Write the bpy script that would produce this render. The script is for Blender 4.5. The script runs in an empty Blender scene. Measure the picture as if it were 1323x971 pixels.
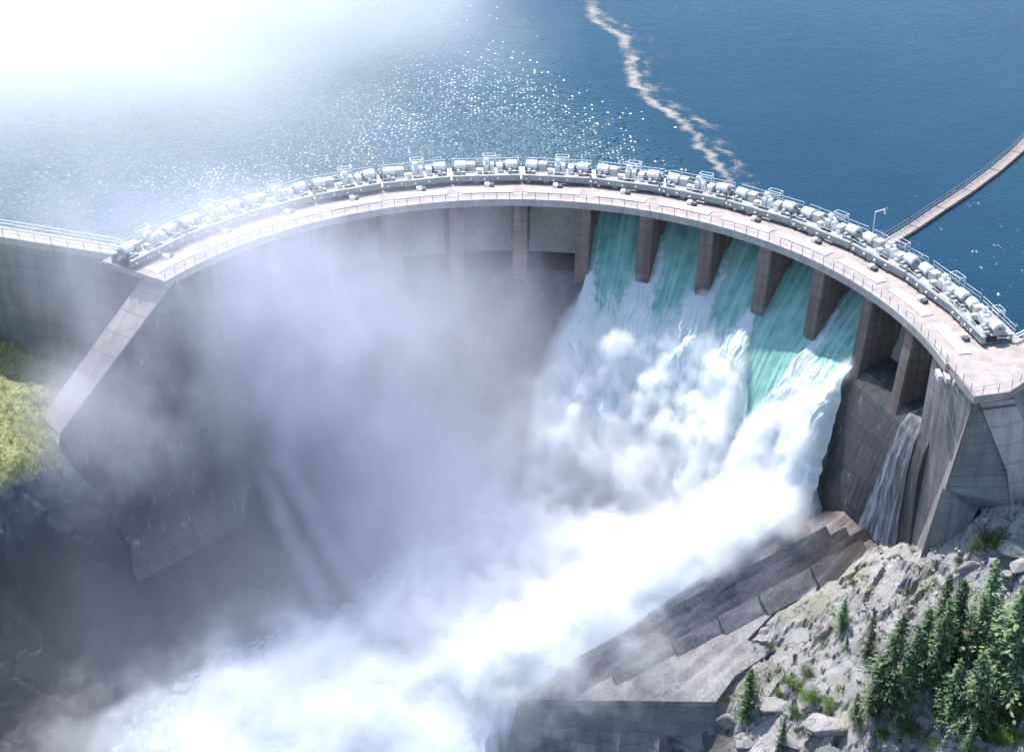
import bpy, bmesh, math, random
import numpy as np
from mathutils import Vector, Matrix
random.seed(7); RNG = np.random.default_rng(7)
SC = bpy.context.scene; COL = SC.collection
PI = math.pi; R = math.radians

# ------------------------------------------------------------------ camera and frame of reference
FOC, TH, CAMH = 2000.0, 0.54551232, 89.198      # focal length in photo pixels, pitch, height above the dam deck (z = 0)
CX, CY = -0.367, 143.847                         # centre of the dam's arc
RE = 49.394                                      # radius of the deck's downstream edge
BAY = 10.1                                       # degrees per spillway bay
PIER = [78.2 + BAY * k for k in range(-7, 8)]    # 7.5 ... 148.9
A_R, A_L = PIER[0], PIER[-1]

def ray(px, py):
    x = (px - 661.5) / FOC; y = -(py - 485.5) / FOC
    return np.array([x, math.cos(TH) + y * math.sin(TH), -math.sin(TH) + y * math.cos(TH)])
def U(px, py, z=0.0):
    d = ray(px, py); t = (z - CAMH) / d[2]
    return Vector((d[0] * t, d[1] * t, z))
def pol(a, r, z=0.0):
    a = R(a); return Vector((CX + r * math.cos(a), CY + r * math.sin(a), z))

cam = bpy.data.objects.new('camera', bpy.data.cameras.new('camera')); COL.objects.link(cam)
cam.location = (0, 0, CAMH); cam.rotation_euler = (PI / 2 - TH, 0, 0)
cam.data.sensor_width = 36; cam.data.lens = 36 * FOC / 1323; cam.data.clip_end = 20000; cam.data.clip_start = 1
SC.camera = cam

# ------------------------------------------------------------------ noise in numpy
_perm = np.random.default_rng(3).permutation(512).astype(np.int64)
_grad = np.random.default_rng(4).normal(size=(512, 3)); _grad /= np.linalg.norm(_grad, axis=1)[:, None]
def pnoise(x, y, z):
    x, y, z = np.broadcast_arrays(np.asarray(x, float), np.asarray(y, float), np.asarray(z, float))
    xi, yi, zi = np.floor(x).astype(np.int64), np.floor(y).astype(np.int64), np.floor(z).astype(np.int64)
    xf, yf, zf = x - xi, y - yi, z - zi
    f = lambda t: t * t * t * (t * (t * 6 - 15) + 10)
    u, v, w = f(xf), f(yf), f(zf); out = 0
    for dx in (0, 1):
        for dy in (0, 1):
            for dz in (0, 1):
                h = _perm[(_perm[(_perm[(xi + dx) & 511] + yi + dy) & 511] + zi + dz) & 511]
                g = _grad[h]
                d = g[..., 0] * (xf - dx) + g[..., 1] * (yf - dy) + g[..., 2] * (zf - dz)
                out = out + d * (u if dx else 1 - u) * (v if dy else 1 - v) * (w if dz else 1 - w)
    return out * 1.6
def fbm(x, y, z, o=4, lac=2.03, g=.5):
    s = 0; a = 1; n = 0
    for i in range(o):
        s = s + a * pnoise(x + 17.3 * i, y - 9.1 * i, z + 4.7 * i); n += a; a *= g; x, y, z = x * lac, y * lac, z * lac
    return s / n
def billow(x, y, z, o=4, g=.5):
    s = 0; a = 1; n = 0
    for i in range(o):
        s = s + a * (1 - 2 * np.abs(pnoise(x + 11.3 * i, y - 5.1 * i, z + 2.7 * i)) ** .9 * -1 - 1); n += a; a *= g; x, y, z = x * 2.07, y * 2.07, z * 2.07
    return s / n            # 0 in the creases, positive on the puffs
def cells(x, y, seed=0):
    """F1, F2-F1 and a random value of the nearest cell of a 2-D Voronoi pattern."""
    xi, yi = np.floor(x).astype(np.int64), np.floor(y).astype(np.int64)
    f1 = np.full(x.shape, 9.); f2 = np.full(x.shape, 9.); val = np.zeros(x.shape); gx = np.zeros(x.shape); gy = np.zeros(x.shape)
    for dx in (-1, 0, 1):
        for dy in (-1, 0, 1):
            cx_, cy_ = xi + dx, yi + dy
            h = _perm[(_perm[(cx_ + seed) & 511] + cy_) & 511]
            px = cx_ + .15 + .7 * (h / 512.); py = cy_ + .15 + .7 * (_perm[(h + 71) & 511] / 512.)
            d = np.hypot(x - px, y - py); m = d < f1
            f2 = np.where(m, f1, np.minimum(f2, d)); val = np.where(m, _perm[(h + 131) & 511] / 512., val)
            gx = np.where(m, x - px, gx); gy = np.where(m, y - py, gy); f1 = np.where(m, d, f1)
    return f1, f2 - f1, val, gx, gy
def sstep(a, b, x):
    t = np.clip((x - a) / (b - a), 0, 1); return t * t * (3 - 2 * t)

# ------------------------------------------------------------------ materials
def nmat(name):
    m = bpy.data.materials.new(name); m.use_nodes = True; nt = m.node_tree; nt.nodes.clear()
    return m, nt
class G:
    """tiny node-graph helper"""
    def __init__(s, nt): s.nt = nt
    def n(s, t, **k):
        o = s.nt.nodes.new(t)
        for a, b in k.items(): setattr(o, a, b)
        return o
    def put(s, sock, v):
        if v is None: return
        if hasattr(v, 'is_linked'): s.nt.links.new(v, sock)
        else: sock.default_value = v
    def math(s, op, a, b=None, c=None, clamp=False):
        o = s.n('ShaderNodeMath', operation=op, use_clamp=clamp)
        s.put(o.inputs[0], a); s.put(o.inputs[1], b); s.put(o.inputs[2], c); return o.outputs[0]
    def vmath(s, op, a, b=None):
        o = s.n('ShaderNodeVectorMath', operation=op); s.put(o.inputs[0], a); s.put(o.inputs[1], b)
        return o.outputs[1] if op in ('LENGTH', 'DISTANCE', 'DOT_PRODUCT') else o.outputs[0]
    def noise(s, vec, scale, detail=4, rough=.55, dist=0):
        o = s.n('ShaderNodeTexNoise'); s.put(o.inputs['Vector'], vec); o.inputs['Scale'].default_value = scale
        o.inputs['Detail'].default_value = detail; o.inputs['Roughness'].default_value = rough; o.inputs['Distortion'].default_value = dist
        return o.outputs[0]
    def mr(s, v, a, b, c=0., d=1., smooth=False):
        o = s.n('ShaderNodeMapRange', interpolation_type='SMOOTHSTEP' if smooth else 'LINEAR')
        s.put(o.inputs[0], v)
        for i, q in enumerate((a, b, c, d)): s.put(o.inputs[i + 1], q)
        return o.outputs[0]
    def mix(s, f, a, b, mode='MIX'):
        o = s.n('ShaderNodeMix', data_type='RGBA', blend_type=mode)
        s.put(o.inputs[0], f); s.put(o.inputs[6], a if hasattr(a, 'is_linked') else (*a[:3], 1)); s.put(o.inputs[7], b if hasattr(b, 'is_linked') else (*b[:3], 1))
        return o.outputs[2]
    def scalevec(s, v, sc): return s.vmath('MULTIPLY', v, sc)
    def pos(s): return s.n('ShaderNodeNewGeometry').outputs['Position']
    def obj(s): return s.n('ShaderNodeTexCoord').outputs['Object']
    def sep(s, v):
        o = s.n('ShaderNodeSeparateXYZ'); s.put(o.inputs[0], v); return o.outputs
    def attr(s, name): return s.n('ShaderNodeAttribute', attribute_name=name).outputs['Fac']
    def bump(s, h, strength=.5, dist=.1):
        o = s.n('ShaderNodeBump'); s.put(o.inputs['Strength'], strength); s.put(o.inputs['Distance'], dist); s.put(o.inputs['Height'], h); return o.outputs[0]
    def out(s, col, rough=.8, normal=None, spec=.5, metal=0., extra=None):
        b = s.n('ShaderNodeBsdfPrincipled'); s.put(b.inputs['Base Color'], col if hasattr(col, 'is_linked') else (*col[:3], 1))
        s.put(b.inputs['Roughness'], rough); s.put(b.inputs['Specular IOR Level'], spec); s.put(b.inputs['Metallic'], metal)
        if normal is not None: s.put(b.inputs['Normal'], normal)
        for k, v in (extra or {}).items(): s.put(b.inputs[k], v)
        o = s.n('ShaderNodeOutputMaterial'); s.nt.links.new(b.outputs[0], o.inputs['Surface']); return b

def concrete(name, base, dark, lift=1.5, streak=.6, joint=0, wet=0., rough=.85, blotch=.12):
    m, nt = nmat(name); g = G(nt); p = g.pos(); sx, sy, sz = g.sep(p)
    n1 = g.noise(p, blotch, 5, .6); n2 = g.noise(p, 1.3, 5, .65)
    st = g.noise(g.scalevec(p, (1.1, 1.1, .05)), 1.0, 4, .6)                    # run-off streaks down the face
    f = g.math('ADD', g.math('MULTIPLY', g.mr(st, .42, .68), streak), g.math('MULTIPLY', g.mr(n1, .4, .7), .6))
    c = g.mix(g.math('MINIMUM', f, 1.), base, dark)
    c = g.mix(g.mr(n2, .3, .75, .0, .38), c, tuple(x * .45 for x in base))
    w = g.noise(g.scalevec(p, (.9, .9, .09)), 1.7, 3, .6)                       # pale lime runs
    c = g.mix(g.mr(w, .62, .74, 0., .42 * streak), c, (.62, .6, .57))
    h = g.noise(p, 5., 4, .6)
    if lift:
        fr = g.math('FRACT', g.math('DIVIDE', g.math('ADD', sz, g.math('MULTIPLY', n2, .05)), lift))
        ln = g.mr(g.math('ABSOLUTE', g.math('SUBTRACT', fr, .5)), .5 - .11 / lift, .5, 0., 1.)
        c = g.mix(g.math('MULTIPLY', ln, .75), c, tuple(x * .35 for x in base)); h = g.math('SUBTRACT', h, g.math('MULTIPLY', ln, .7))
        idx = g.math('FLOOR', g.math('DIVIDE', sz, lift)); 
        wn = g.n('ShaderNodeTexWhiteNoise', noise_dimensions='1D'); g.put(wn.inputs['W'], idx)
        c = g.mix(g.mr(wn.outputs[0], 0., 1., 0., .5), c, tuple(x * .5 for x in base))
    if joint:
        fr = g.math('FRACT', g.math('DIVIDE', g.math('ADD', sy, g.math('MULTIPLY', n2, .04)), joint))
        ln = g.mr(g.math('ABSOLUTE', g.math('SUBTRACT', fr, .5)), .5 - .09 / joint, .5, 0., 1.)
        c = g.mix(g.math('MULTIPLY', ln, .7), c, tuple(x * .35 for x in base))
    g.out(c, rough, g.bump(h, .5, .06), .35)
    return m

def plain(name, base, rough=.5, var=.25, scale=2., metal=0., rust=None):
    m, nt = nmat(name); g = G(nt); p = g.pos()
    c = g.mix(g.mr(g.noise(p, scale, 5, .65), .35, .7, 0., var), base, tuple(x * .35 for x in base))
    if rust: c = g.mix(g.mr(g.noise(g.scalevec(p, (2.5, 2.5, .6)), 1., 5, .7), .58, .7, 0., .7), c, rust)
    g.out(c, rough, g.bump(g.noise(p, 9., 3), .2, .02), .5, metal)
    return m

M = {}
M['deck'] = concrete('deck concrete', (.385, .33, .31), (.165, .14, .135), lift=0, streak=0, blotch=.6)
M['strip'] = concrete('pale kerb slab', (.66, .63, .61), (.5, .47, .45), lift=0, streak=0, blotch=.5)
M['fascia'] = concrete('fascia concrete', (.46, .43, .40), (.30, .27, .25), lift=0, streak=.7)
M['pier'] = concrete('pier concrete', (.25, .20, .175), (.12, .092, .085), lift=1.6, streak=.8)
M['dam'] = concrete('wet shaded dam concrete', (.105, .10, .10), (.05, .05, .055), lift=2.2, streak=.9, rough=.55)  # dark tone for the wet face, also carries the thrust block's shade
M['wall'] = concrete('end wall concrete', (.32, .295, .28), (.10, .095, .10), lift=2.3, streak=.9, joint=4.6)
M['wallrough'] = concrete('blasted rock face', (.27, .26, .26), (.12, .115, .12), lift=1.4, streak=.4, blotch=.3)
M['butt'] = concrete('buttress concrete', (.50, .43, .40), (.28, .235, .215), lift=2.4, streak=.6)
M['left'] = concrete('gravity wall concrete', (.29, .28, .275), (.14, .14, .15), lift=2.0, streak=.6)
m_, nt_ = nmat('apron concrete'); g_ = G(nt_); p_ = g_.pos(); na_ = g_.noise(p_, .22, 6, .65); nb_ = g_.noise(p_, 2.6, 6, .75)
c_ = g_.mix(g_.mr(na_, .35, .65), (.30, .285, .285), (.17, .16, .165)); c_ = g_.mix(g_.mr(nb_, .42, .68, 0., .7), c_, (.075, .068, .075))
c_ = g_.mix(g_.mr(g_.noise(g_.scalevec(p_, (.5, .9, .5)), .5, 5, .7), .60, .74, 0., .5), c_, (.20, .135, .085))
c_ = g_.mix(g_.mr(g_.noise(p_, 1.1, 6, .7), .62, .72, 0., .6), c_, (.38, .36, .35))
px_, py_, pz_ = g_.sep(p_); cb_ = g_.n('ShaderNodeCombineXYZ')
c_ = g_.mix(g_.math('MULTIPLY', g_.mr(g_.math('ADD', px_, g_.math('MULTIPLY', g_.noise(p_, .3, 5, .7), 10.)), 39., 47.), .75), c_, (.075, .052, .038))
g_.put(cb_.inputs[0], g_.math('ADD', g_.math('MULTIPLY', px_, .07), g_.math('MULTIPLY', py_, .047))); g_.put(cb_.inputs[1], g_.math('SUBTRACT', g_.math('MULTIPLY', py_, .83), g_.math('MULTIPLY', px_, .56)))
c_ = g_.mix(g_.mr(g_.noise(cb_.outputs[0], .9, 6, .7), .5, .72, 0., .65), c_, (.40, .375, .36))
g_.out(c_, g_.mr(na_, .4, .6, .45, .85), g_.bump(g_.noise(p_, 3., 6, .7), .7, .12), .4); M['apron'] = m_
M['gate'] = plain('gate steel', (.40, .375, .34), .6, .45, 1.2, rust=(.20, .13, .09))
M['rust'] = plain('walkway timber', (.27, .225, .205), .8, .5, 1.5)
M['white'] = plain('white enamel', (.78, .78, .77), .4, .3, 1.6, rust=(.42, .36, .30))
M['grey'] = plain('grey steel', (.30, .32, .32), .5, .35, 1.1, rust=(.16, .12, .1))
M['dark'] = plain('dark machinery', (.11, .115, .12), .5, .3)
M['plate'] = plain('floor plate', (.50, .49, .47), .6, .3, 1.)
M['rail'] = plain('galvanised rail', (.34, .35, .36), .5, .2)
M['palerail'] = plain('pale rail', (.70, .72, .73), .45, .15)
M['bark'] = plain('bark', (.10, .075, .06), .9, .5, 6.)

def rockmat(name, base, dark, grassmask=None, wet=False):
    m, nt = nmat(name); g = G(nt); p = g.pos(); sx, sy, sz = g.sep(p)
    n1 = g.noise(p, .25, 6, .6); n2 = g.noise(p, 2.2, 6, .7)
    wn = g.n('ShaderNodeTexNoise'); g.put(wn.inputs['Vector'], p); wn.inputs['Scale'].default_value = .45; wn.inputs['Detail'].default_value = 4
    v = g.n('ShaderNodeTexVoronoi', feature='DISTANCE_TO_EDGE'); g.put(v.inputs['Vector'], g.scalevec(g.vmath('ADD', p, g.scalevec(wn.outputs['Color'], (3.2, 3.2, 3.2))), (.55, 1.5, .8)))
    v.inputs['Scale'].default_value = .28
    crack = g.mr(v.outputs[0], 0., .022, 0. if wet else .8, 0.)
    c = g.mix(g.mr(n1, .35, .68), base, dark)
    c = g.mix(g.mr(n2, .45, .72, 0., .55), c, tuple(x * .42 for x in base))
    c = g.mix(g.math('MULTIPLY', crack, g.mr(n1, .3, .6, .2, .8)), c, tuple(x * .2 for x in base))
    h = g.math('ADD', g.math('MULTIPLY', n2, .6), g.math('SUBTRACT', g.noise(p, 7., 5, .65), g.math('MULTIPLY', crack, .8)))
    ln = g.noise(p, 1.1, 5, .7)
    c = g.mix(g.mr(ln, .62, .75, 0., .5), c, (.19, .15, .10))                 # lichen and soil
    gr = g.attr('grass')
    gcol = g.mix(g.mr(g.noise(p, .8, 6, .7), .35, .65), (.19, .22, .075), (.37, .36, .15))
    gcol = g.mix(g.mr(g.noise(p, 4.5, 4, .7), .45, .7), gcol, (.03, .042, .012))
    c = g.mix(g.math('MULTIPLY', gr, g.mr(g.noise(p, 1.4, 5, .7), .25, .5), clamp=True), c, gcol)
    we = g.attr('wet'); c = g.mix(we, c, g.mix(.0, tuple(x * .14 for x in base), (0, 0, 0)))
    g.out(c, g.mr(we, 0., 1., .85, .5), g.bump(h, .8, .18), .35)
    return m
M['granite'] = rockmat('pale granite', (.36, .345, .335), (.20, .19, .185))
M['darkrock'] = rockmat('wet rock tinted for shade', (.10, .125, .16), (.045, .058, .078), wet=True)  # blue-dark base puts the slope's shade into the wet rock colour

def leafmat(name, a, b):
    m, nt = nmat(name); g = G(nt); p = g.pos()
    oi = g.n('ShaderNodeObjectInfo').outputs['Random']
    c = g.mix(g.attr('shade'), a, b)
    c = g.mix(g.mr(g.noise(p, .7, 3), .4, .65, 0., .6), c, tuple(x * .5 for x in a))
    hs = g.n('ShaderNodeHueSaturation'); g.put(hs.inputs['Color'], c); g.put(hs.inputs['Value'], g.mr(oi, 0, 1, .65, 1.6)); g.put(hs.inputs['Hue'], g.mr(oi, 0, 1, .485, .51))
    b_ = g.n('ShaderNodeBsdfPrincipled'); g.put(b_.inputs['Base Color'], hs.outputs[0]); b_.inputs['Roughness'].default_value = .6; b_.inputs['Specular IOR Level'].default_value = .25
    t = g.n('ShaderNodeBsdfTranslucent'); g.put(t.inputs['Color'], hs.outputs[0])
    mx = g.n('ShaderNodeMixShader'); mx.inputs[0].default_value = .35
    nt.links.new(b_.outputs[0], mx.inputs[1]); nt.links.new(t.outputs[0], mx.inputs[2])
    o = g.n('ShaderNodeOutputMaterial'); nt.links.new(mx.outputs[0], o.inputs[0]); return m
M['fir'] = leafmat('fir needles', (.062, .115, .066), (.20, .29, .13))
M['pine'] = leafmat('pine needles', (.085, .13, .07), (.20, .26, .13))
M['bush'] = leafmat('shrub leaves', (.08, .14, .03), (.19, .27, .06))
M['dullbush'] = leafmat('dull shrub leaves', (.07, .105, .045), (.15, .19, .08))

# ------------------------------------------------------------------ object helpers
def tag(o, label=None, cat=None, group=None, kind=None):
    if label: o['label'] = label
    if cat: o['category'] = cat
    if group: o['group'] = group
    if kind: o['kind'] = kind
    return o
def empty(name, loc=(0, 0, 0), rz=0.):
    o = bpy.data.objects.new(name, None); COL.objects.link(o); o.location = loc; o.rotation_euler = (0, 0, rz); o.empty_display_size = .5; return o
def link(name, me, mat, parent=None, smooth=False):
    o = bpy.data.objects.new(name, me); COL.objects.link(o)
    if mat and not me.materials: me.materials.append(mat)
    if parent: o.parent = parent
    if smooth: me.polygons.foreach_set('use_smooth', [True] * len(me.polygons))
    return o
class MB:
    def __init__(s): s.v = []; s.f = []
    def add(s, vs, fs):
        b = len(s.v); s.v += [tuple(q) for q in vs]; s.f += [tuple(b + i for i in f) for f in fs]; return s
    def box(s, x0, x1, y0, y1, z0, z1):
        return s.hexa([(x0, y0, z0), (x1, y0, z0), (x1, y1, z0), (x0, y1, z0), (x0, y0, z1), (x1, y0, z1), (x1, y1, z1), (x0, y1, z1)])
    def hexa(s, p):
        return s.add(p, [(3, 2, 1, 0), (4, 5, 6, 7), (0, 1, 5, 4), (1, 2, 6, 5), (2, 3, 7, 6), (3, 0, 4, 7)])
    def tube(s, a, b, r, n=8, r2=None, cap=True):
        a, b = Vector(a), Vector(b); r2 = r if r2 is None else r2
        d = (b - a).normalized(); q = d.to_track_quat('Z', 'Y'); vs = []
        for i in range(n):
            e = Vector((math.cos(2 * PI * i / n), math.sin(2 * PI * i / n), 0)); vs.append(a + q @ (e * r))
        for i in range(n):
            e = Vector((math.cos(2 * PI * i / n), math.sin(2 * PI * i / n), 0)); vs.append(b + q @ (e * r2))
        fs = [(i, (i + 1) % n, n + (i + 1) % n, n + i) for i in range(n)]
        if cap: fs += [tuple(range(n - 1, -1, -1)), tuple(range(n, 2 * n))]
        return s.add(vs, fs)
    def prism(s, poly, z0, z1):
        n = len(poly); zz0 = z0 if hasattr(z0, '__len__') else [z0] * n; zz1 = z1 if hasattr(z1, '__len__') else [z1] * n
        vs = [(p[0], p[1], zz0[i]) for i, p in enumerate(poly)] + [(p[0], p[1], zz1[i]) for i, p in enumerate(poly)]
        fs = [tuple(range(n - 1, -1, -1)), tuple(range(n, 2 * n))] + [(i, (i + 1) % n, n + (i + 1) % n, n + i) for i in range(n)]
        return s.add(vs, fs)
    def me(s, name, bevel=0, recalc=True):
        me = bpy.data.meshes.new(name); me.from_pydata(s.v, [], s.f)
        if recalc or bevel:
            bm = bmesh.new(); bm.from_mesh(me); bmesh.ops.recalc_face_normals(bm, faces=bm.faces)
            if bevel: bmesh.ops.bevel(bm, geom=[e for e in bm.edges if len(e.link_faces) == 2 and e.calc_face_angle(0) > .5], offset=bevel, segments=2, affect='EDGES', clamp_overlap=True)
            bm.to_mesh(me); bm.free()
        me.update(); return me
    def build(s, name, mat, parent=None, bevel=0, smooth=False):
        return link(name, s.me(name, bevel), mat, parent, smooth)
def arc_solid(prof, a0, a1, n):
    """closed (r, z) outline swept round the dam's centre"""
    m = MB(); k = len(prof); vs = []; fs = []
    for i in range(n + 1):
        a = a0 + (a1 - a0) * i / n
        vs += [pol(a, r, z) for r, z in prof]
    for i in range(n):
        for j in range(k):
            fs.append((i * k + j, i * k + (j + 1) % k, (i + 1) * k + (j + 1) % k, (i + 1) * k + j))
    fs += [tuple(range(k)), tuple(n * k + j for j in range(k - 1, -1, -1))]
    return m.add(vs, fs)
def polar_box(m, a0, a1, r0, r1, z0, z1, n=1):
    for i in range(n):
        b0, b1 = a0 + (a1 - a0) * i / n, a0 + (a1 - a0) * (i + 1) / n
        m.hexa([pol(b0, r0, z0), pol(b1, r0, z0), pol(b1, r1, z0), pol(b0, r1, z0), pol(b0, r0, z1), pol(b1, r0, z1), pol(b1, r1, z1), pol(b0, r1, z1)])
    return m
def grid_mesh(name, V, mat, attrs=None, smooth=True, parent=None, keep=None):
    """V: (n, m, 3) array"""
    n, m_ = V.shape[:2]; me = bpy.data.meshes.new(name)
    idx = np.arange(n * m_).reshape(n, m_)
    F = np.stack([idx[:-1, :-1], idx[1:, :-1], idx[1:, 1:], idx[:-1, 1:]], -1).reshape(-1, 4)
    if keep is not None: F = F[keep.reshape(-1)]
    me.from_pydata(V.reshape(-1, 3).tolist(), [], F.tolist())
    for k, a in (attrs or {}).items():
        at = me.attributes.new(k, 'FLOAT', 'POINT'); at.data.foreach_set('value', np.ascontiguousarray(a, dtype=np.float32).reshape(-1))
    me.update(); return link(name, me, mat, parent, smooth)

# ------------------------------------------------------------------ the terrain
CTRL = []
def cp(*l):
    for px, py, z in l: q = U(px, py, z); CTRL.append((q.x, q.y, z))
_q = [U(1090, 665, -27.5), U(640, 900, -42), U(920, 905, -40.2)]
APN = (_q[1] - _q[0]).cross(_q[2] - _q[0]).normalized(); APC = APN.dot(_q[0])
def A(px, py, up=0.):
    """the point of the sloping concrete apron (raised by up) seen at a pixel"""
    d = Vector(ray(px, py)); t = (APC + up * abs(APN.z) - APN.dot(Vector((0, 0, CAMH)))) / APN.dot(d); return Vector((0, 0, CAMH)) + d * t
if APN.z < 0: APN = -APN; APC = -APC
EDGE = [A(*q) for q in ((1172, 692), (1125, 712), (1060, 752), (1000, 790), (965, 826), (1002, 838), (950, 872), (925, 906))]
for _p in EDGE: CTRL.append((_p.x, _p.y, _p.z - .15))
cp((1225, 692, -20.3), (1245, 672, -18), (1280, 664, -16), (1320, 655, -14), (1323, 740, -17), (1323, 860, -23), (1323, 971, -28), (1200, 725, -22),
   (1120, 745, -28), (1080, 800, -31.5), (1030, 860, -35.5), (915, 975, -47), (1000, 940, -39.5), (1050, 971, -38), (1200, 971, -33),
   (1150, 850, -29), (1060, 880, -34.5), (1235, 800, -23), (1160, 770, -26))
cp((600, 960, -50), (400, 900, -51), (300, 960, -51), (800, 760, -48), (500, 760, -48), (900, 720, -45), (760, 840, -48), (740, 960, -50), (850, 940, -48))
cp((0, 445, -14), (35, 500, -15.5), (66, 556, -19), (20, 590, -18), (0, 632, -20.5), (78, 590, -21.5), (0, 760, -31), (110, 620, -23.5), (160, 690, -28.5), (150, 740, -33),
   (0, 860, -38), (100, 850, -42), (200, 800, -42), (330, 640, -30), (330, 760, -43), (0, 971, -46), (60, 690, -27), (320, 600, -27))
CTRL += [(-120, 175, 6), (-120, 100, -8), (-110, 50, -25), (-110, -40, -30), (115, 165, 6), (115, 110, -6), (100, 60, -22), (100, -40, -30), (-25, 40, -57), (-25, -60, -60), (30, 60, -52),
         (0, 215, -50), (-45, 200, -30), (45, 190, -30), (-70, 200, -8), (-110, 215, -6), (80, 175, -5), (110, 200, -6), (0, 250, -50), (-66, 176, -19), (-85, 172, -16), (-74, 180, -18)]
CTRL = np.array(CTRL); _n = len(CTRL)
_A = np.zeros((_n + 3, _n + 3)); _D = np.hypot(CTRL[:, None, 0] - CTRL[None, :, 0], CTRL[:, None, 1] - CTRL[None, :, 1])
_A[:_n, :_n] = _D - np.eye(_n) * 1.2; _A[:_n, _n] = 1; _A[_n, :_n] = 1; _A[_n + 1, _n + 1] = 1; _A[_n + 2, _n + 2] = 1
_w = np.linalg.solve(_A, np.concatenate([CTRL[:, 2], [0, 0, 0]]))
def base_h(x, y):
    x = np.asarray(x, float); y = np.asarray(y, float); s = np.full(x.shape, _w[_n])
    for i in range(_n): s = s + _w[i] * np.hypot(x - CTRL[i, 0], y - CTRL[i, 1])
    return s
def rock_h(x, y):
    """right bank: blocky jointed granite over the base surface"""
    b = base_h(x, y)
    c, s = math.cos(.5), math.sin(.5); u, v = c * x + s * y, -s * x + c * y
    wx = fbm(x * .25, y * .25, 3.3, 3) * 1.2
    f1, e, val, gx, gy = cells(u / 4.6 + wx, v / 2.7 + wx * .6, 5)
    f1b, e2, val2, gx2, gy2 = cells(u / 1.25 + wx, v / .85 - wx, 9)
    k = sstep(-46, -42, b)
    h = (val - .5) * 1.5 + gx * (val - .4) * 1.1 + gy * .6 - .6 * (1 - sstep(0, .07, e))
    h = h + ((val2 - .5) * .5 + gx2 * .35 * (val2 - .3) - .25 * (1 - sstep(0, .13, e2))) * (.12 + 1.1 * sstep(-.02, .28, fbm(x * .16, y * .16, 7.7, 2)))
    return b + h * (.35 + .65 * k) + .14 * fbm(x * 1.1, y * 1.1, 1.7, 3)
def cliff_h(x, y):
    b = base_h(x, y)
    f1, e, val, gx, gy = cells(x / 4.2 + .5 * pnoise(x * .2, y * .2, 0.5), y / 3.1, 21)
    k = .25 - .1 * sstep(-22, -18, b); return b + k * ((val - .5) * 1.2 + gy * .8 - .4 * (1 - sstep(0, .1, e))) + .8 * fbm(x * .22, y * .22, 5.1, 4) + .2 * fbm(x * 1.3, y * 1.3, 2.1, 3)

_hx, _hy = np.arange(-120, 120, .5), np.arange(60, 200, .5)
_HG = {}
def hgrid(fn):
    if fn.__name__ not in _HG: _HG[fn.__name__] = fn(*np.meshgrid(_hx, _hy, indexing='ij'))
    return _HG[fn.__name__]
def hat(x, y, fn=base_h):
    h = hgrid(fn); i = np.clip((np.asarray(x) + 120) / .5, 0, len(_hx) - 2.001); j = np.clip((np.asarray(y) - 60) / .5, 0, len(_hy) - 2.001)
    a, b = i.astype(int), j.astype(int); u, v = i - a, j - b
    return h[a, b] * (1 - u) * (1 - v) + h[a + 1, b] * u * (1 - v) + h[a, b + 1] * (1 - u) * v + h[a + 1, b + 1] * u * v
def hit(px, py, fn=base_h):
    d = ray(px, py); t = np.arange(90, 330, .2); P = d[None] * t[:, None]
    k = int(np.argmax(CAMH + P[:, 2] < hat(P[:, 0], P[:, 1], fn))); p = P[k]
    return Vector((p[0], p[1], float(hat(p[0], p[1], fn))))

# rocky bank on the right
gx, gy = np.meshgrid(np.arange(14, 82, .33), np.arange(92, 166, .33), indexing='ij')
z = rock_h(gx, gy)
# keep the bank out of the concrete apron (see below) and out of the dam
_poly = [A(1172, 692), *EDGE[1:], A(600, 915), A(1060, 655)]
def in_poly(x, y, P):
    r = np.zeros(x.shape, bool)
    for i in range(len(P)):
        p, q = P[i], P[i - 1]
        c = ((p.y > y) != (q.y > y)) & (x < (q.x - p.x) * (y - p.y) / (q.y - p.y + 1e-12) + p.x); r ^= c
    return r
def apron_z(x, y): return (APC - APN.x * x - APN.y * y) / APN.z
z = np.where(in_poly(gx, gy, _poly), np.minimum(z, apron_z(gx, gy) - 1.2), z)
z = np.where((gx < 46) & (gy > A(925, 906).y) & ~in_poly(gx, gy, _poly) & (apron_z(gx, gy) - z < 3) & (gx < 22), np.minimum(z, -46), z)
_in = np.hypot(gx - CX, gy - CY)
gsteep = sstep(.05, .3, fbm(gx * .18, gy * .18, 11., 3)) * .7
grassy = gsteep * sstep(-40, -34, z) * .5
grid_mesh('rocky_bank', np.stack([gx, gy, z], -1), M['granite'], {'grass': grassy, 'wet': sstep(-41, -45, z) * .8}, smooth=False)['kind'] = 'structure'

# dark hillside on the left
lx, ly = np.meshgrid(np.arange(-92, -12, .5), np.arange(88, 186, .5), indexing='ij')
lz = cliff_h(lx, ly); lb = base_h(lx, ly)
lz = np.where(ly > 173 + (-42 - lx) * .46, np.minimum(lz, -6), lz)
hg = sstep(-21.5, -18.5, lb + 1.2 * fbm(lx * .3, ly * .3, 3., 3)) * sstep(-49, -55, lx + 2 * pnoise(lx * .2, ly * .2, 9))
thin = .35 * sstep(.1, .35, fbm(lx * .12, ly * .3, 8.8, 3)) * sstep(-45, -36, lb)
grid_mesh('hillside', np.stack([lx, ly, lz], -1), M['darkrock'], {'grass': hg, 'wet': np.clip(sstep(-22, -30, lb), 0, 1) * .9}, smooth=False)['kind'] = 'structure'

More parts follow.
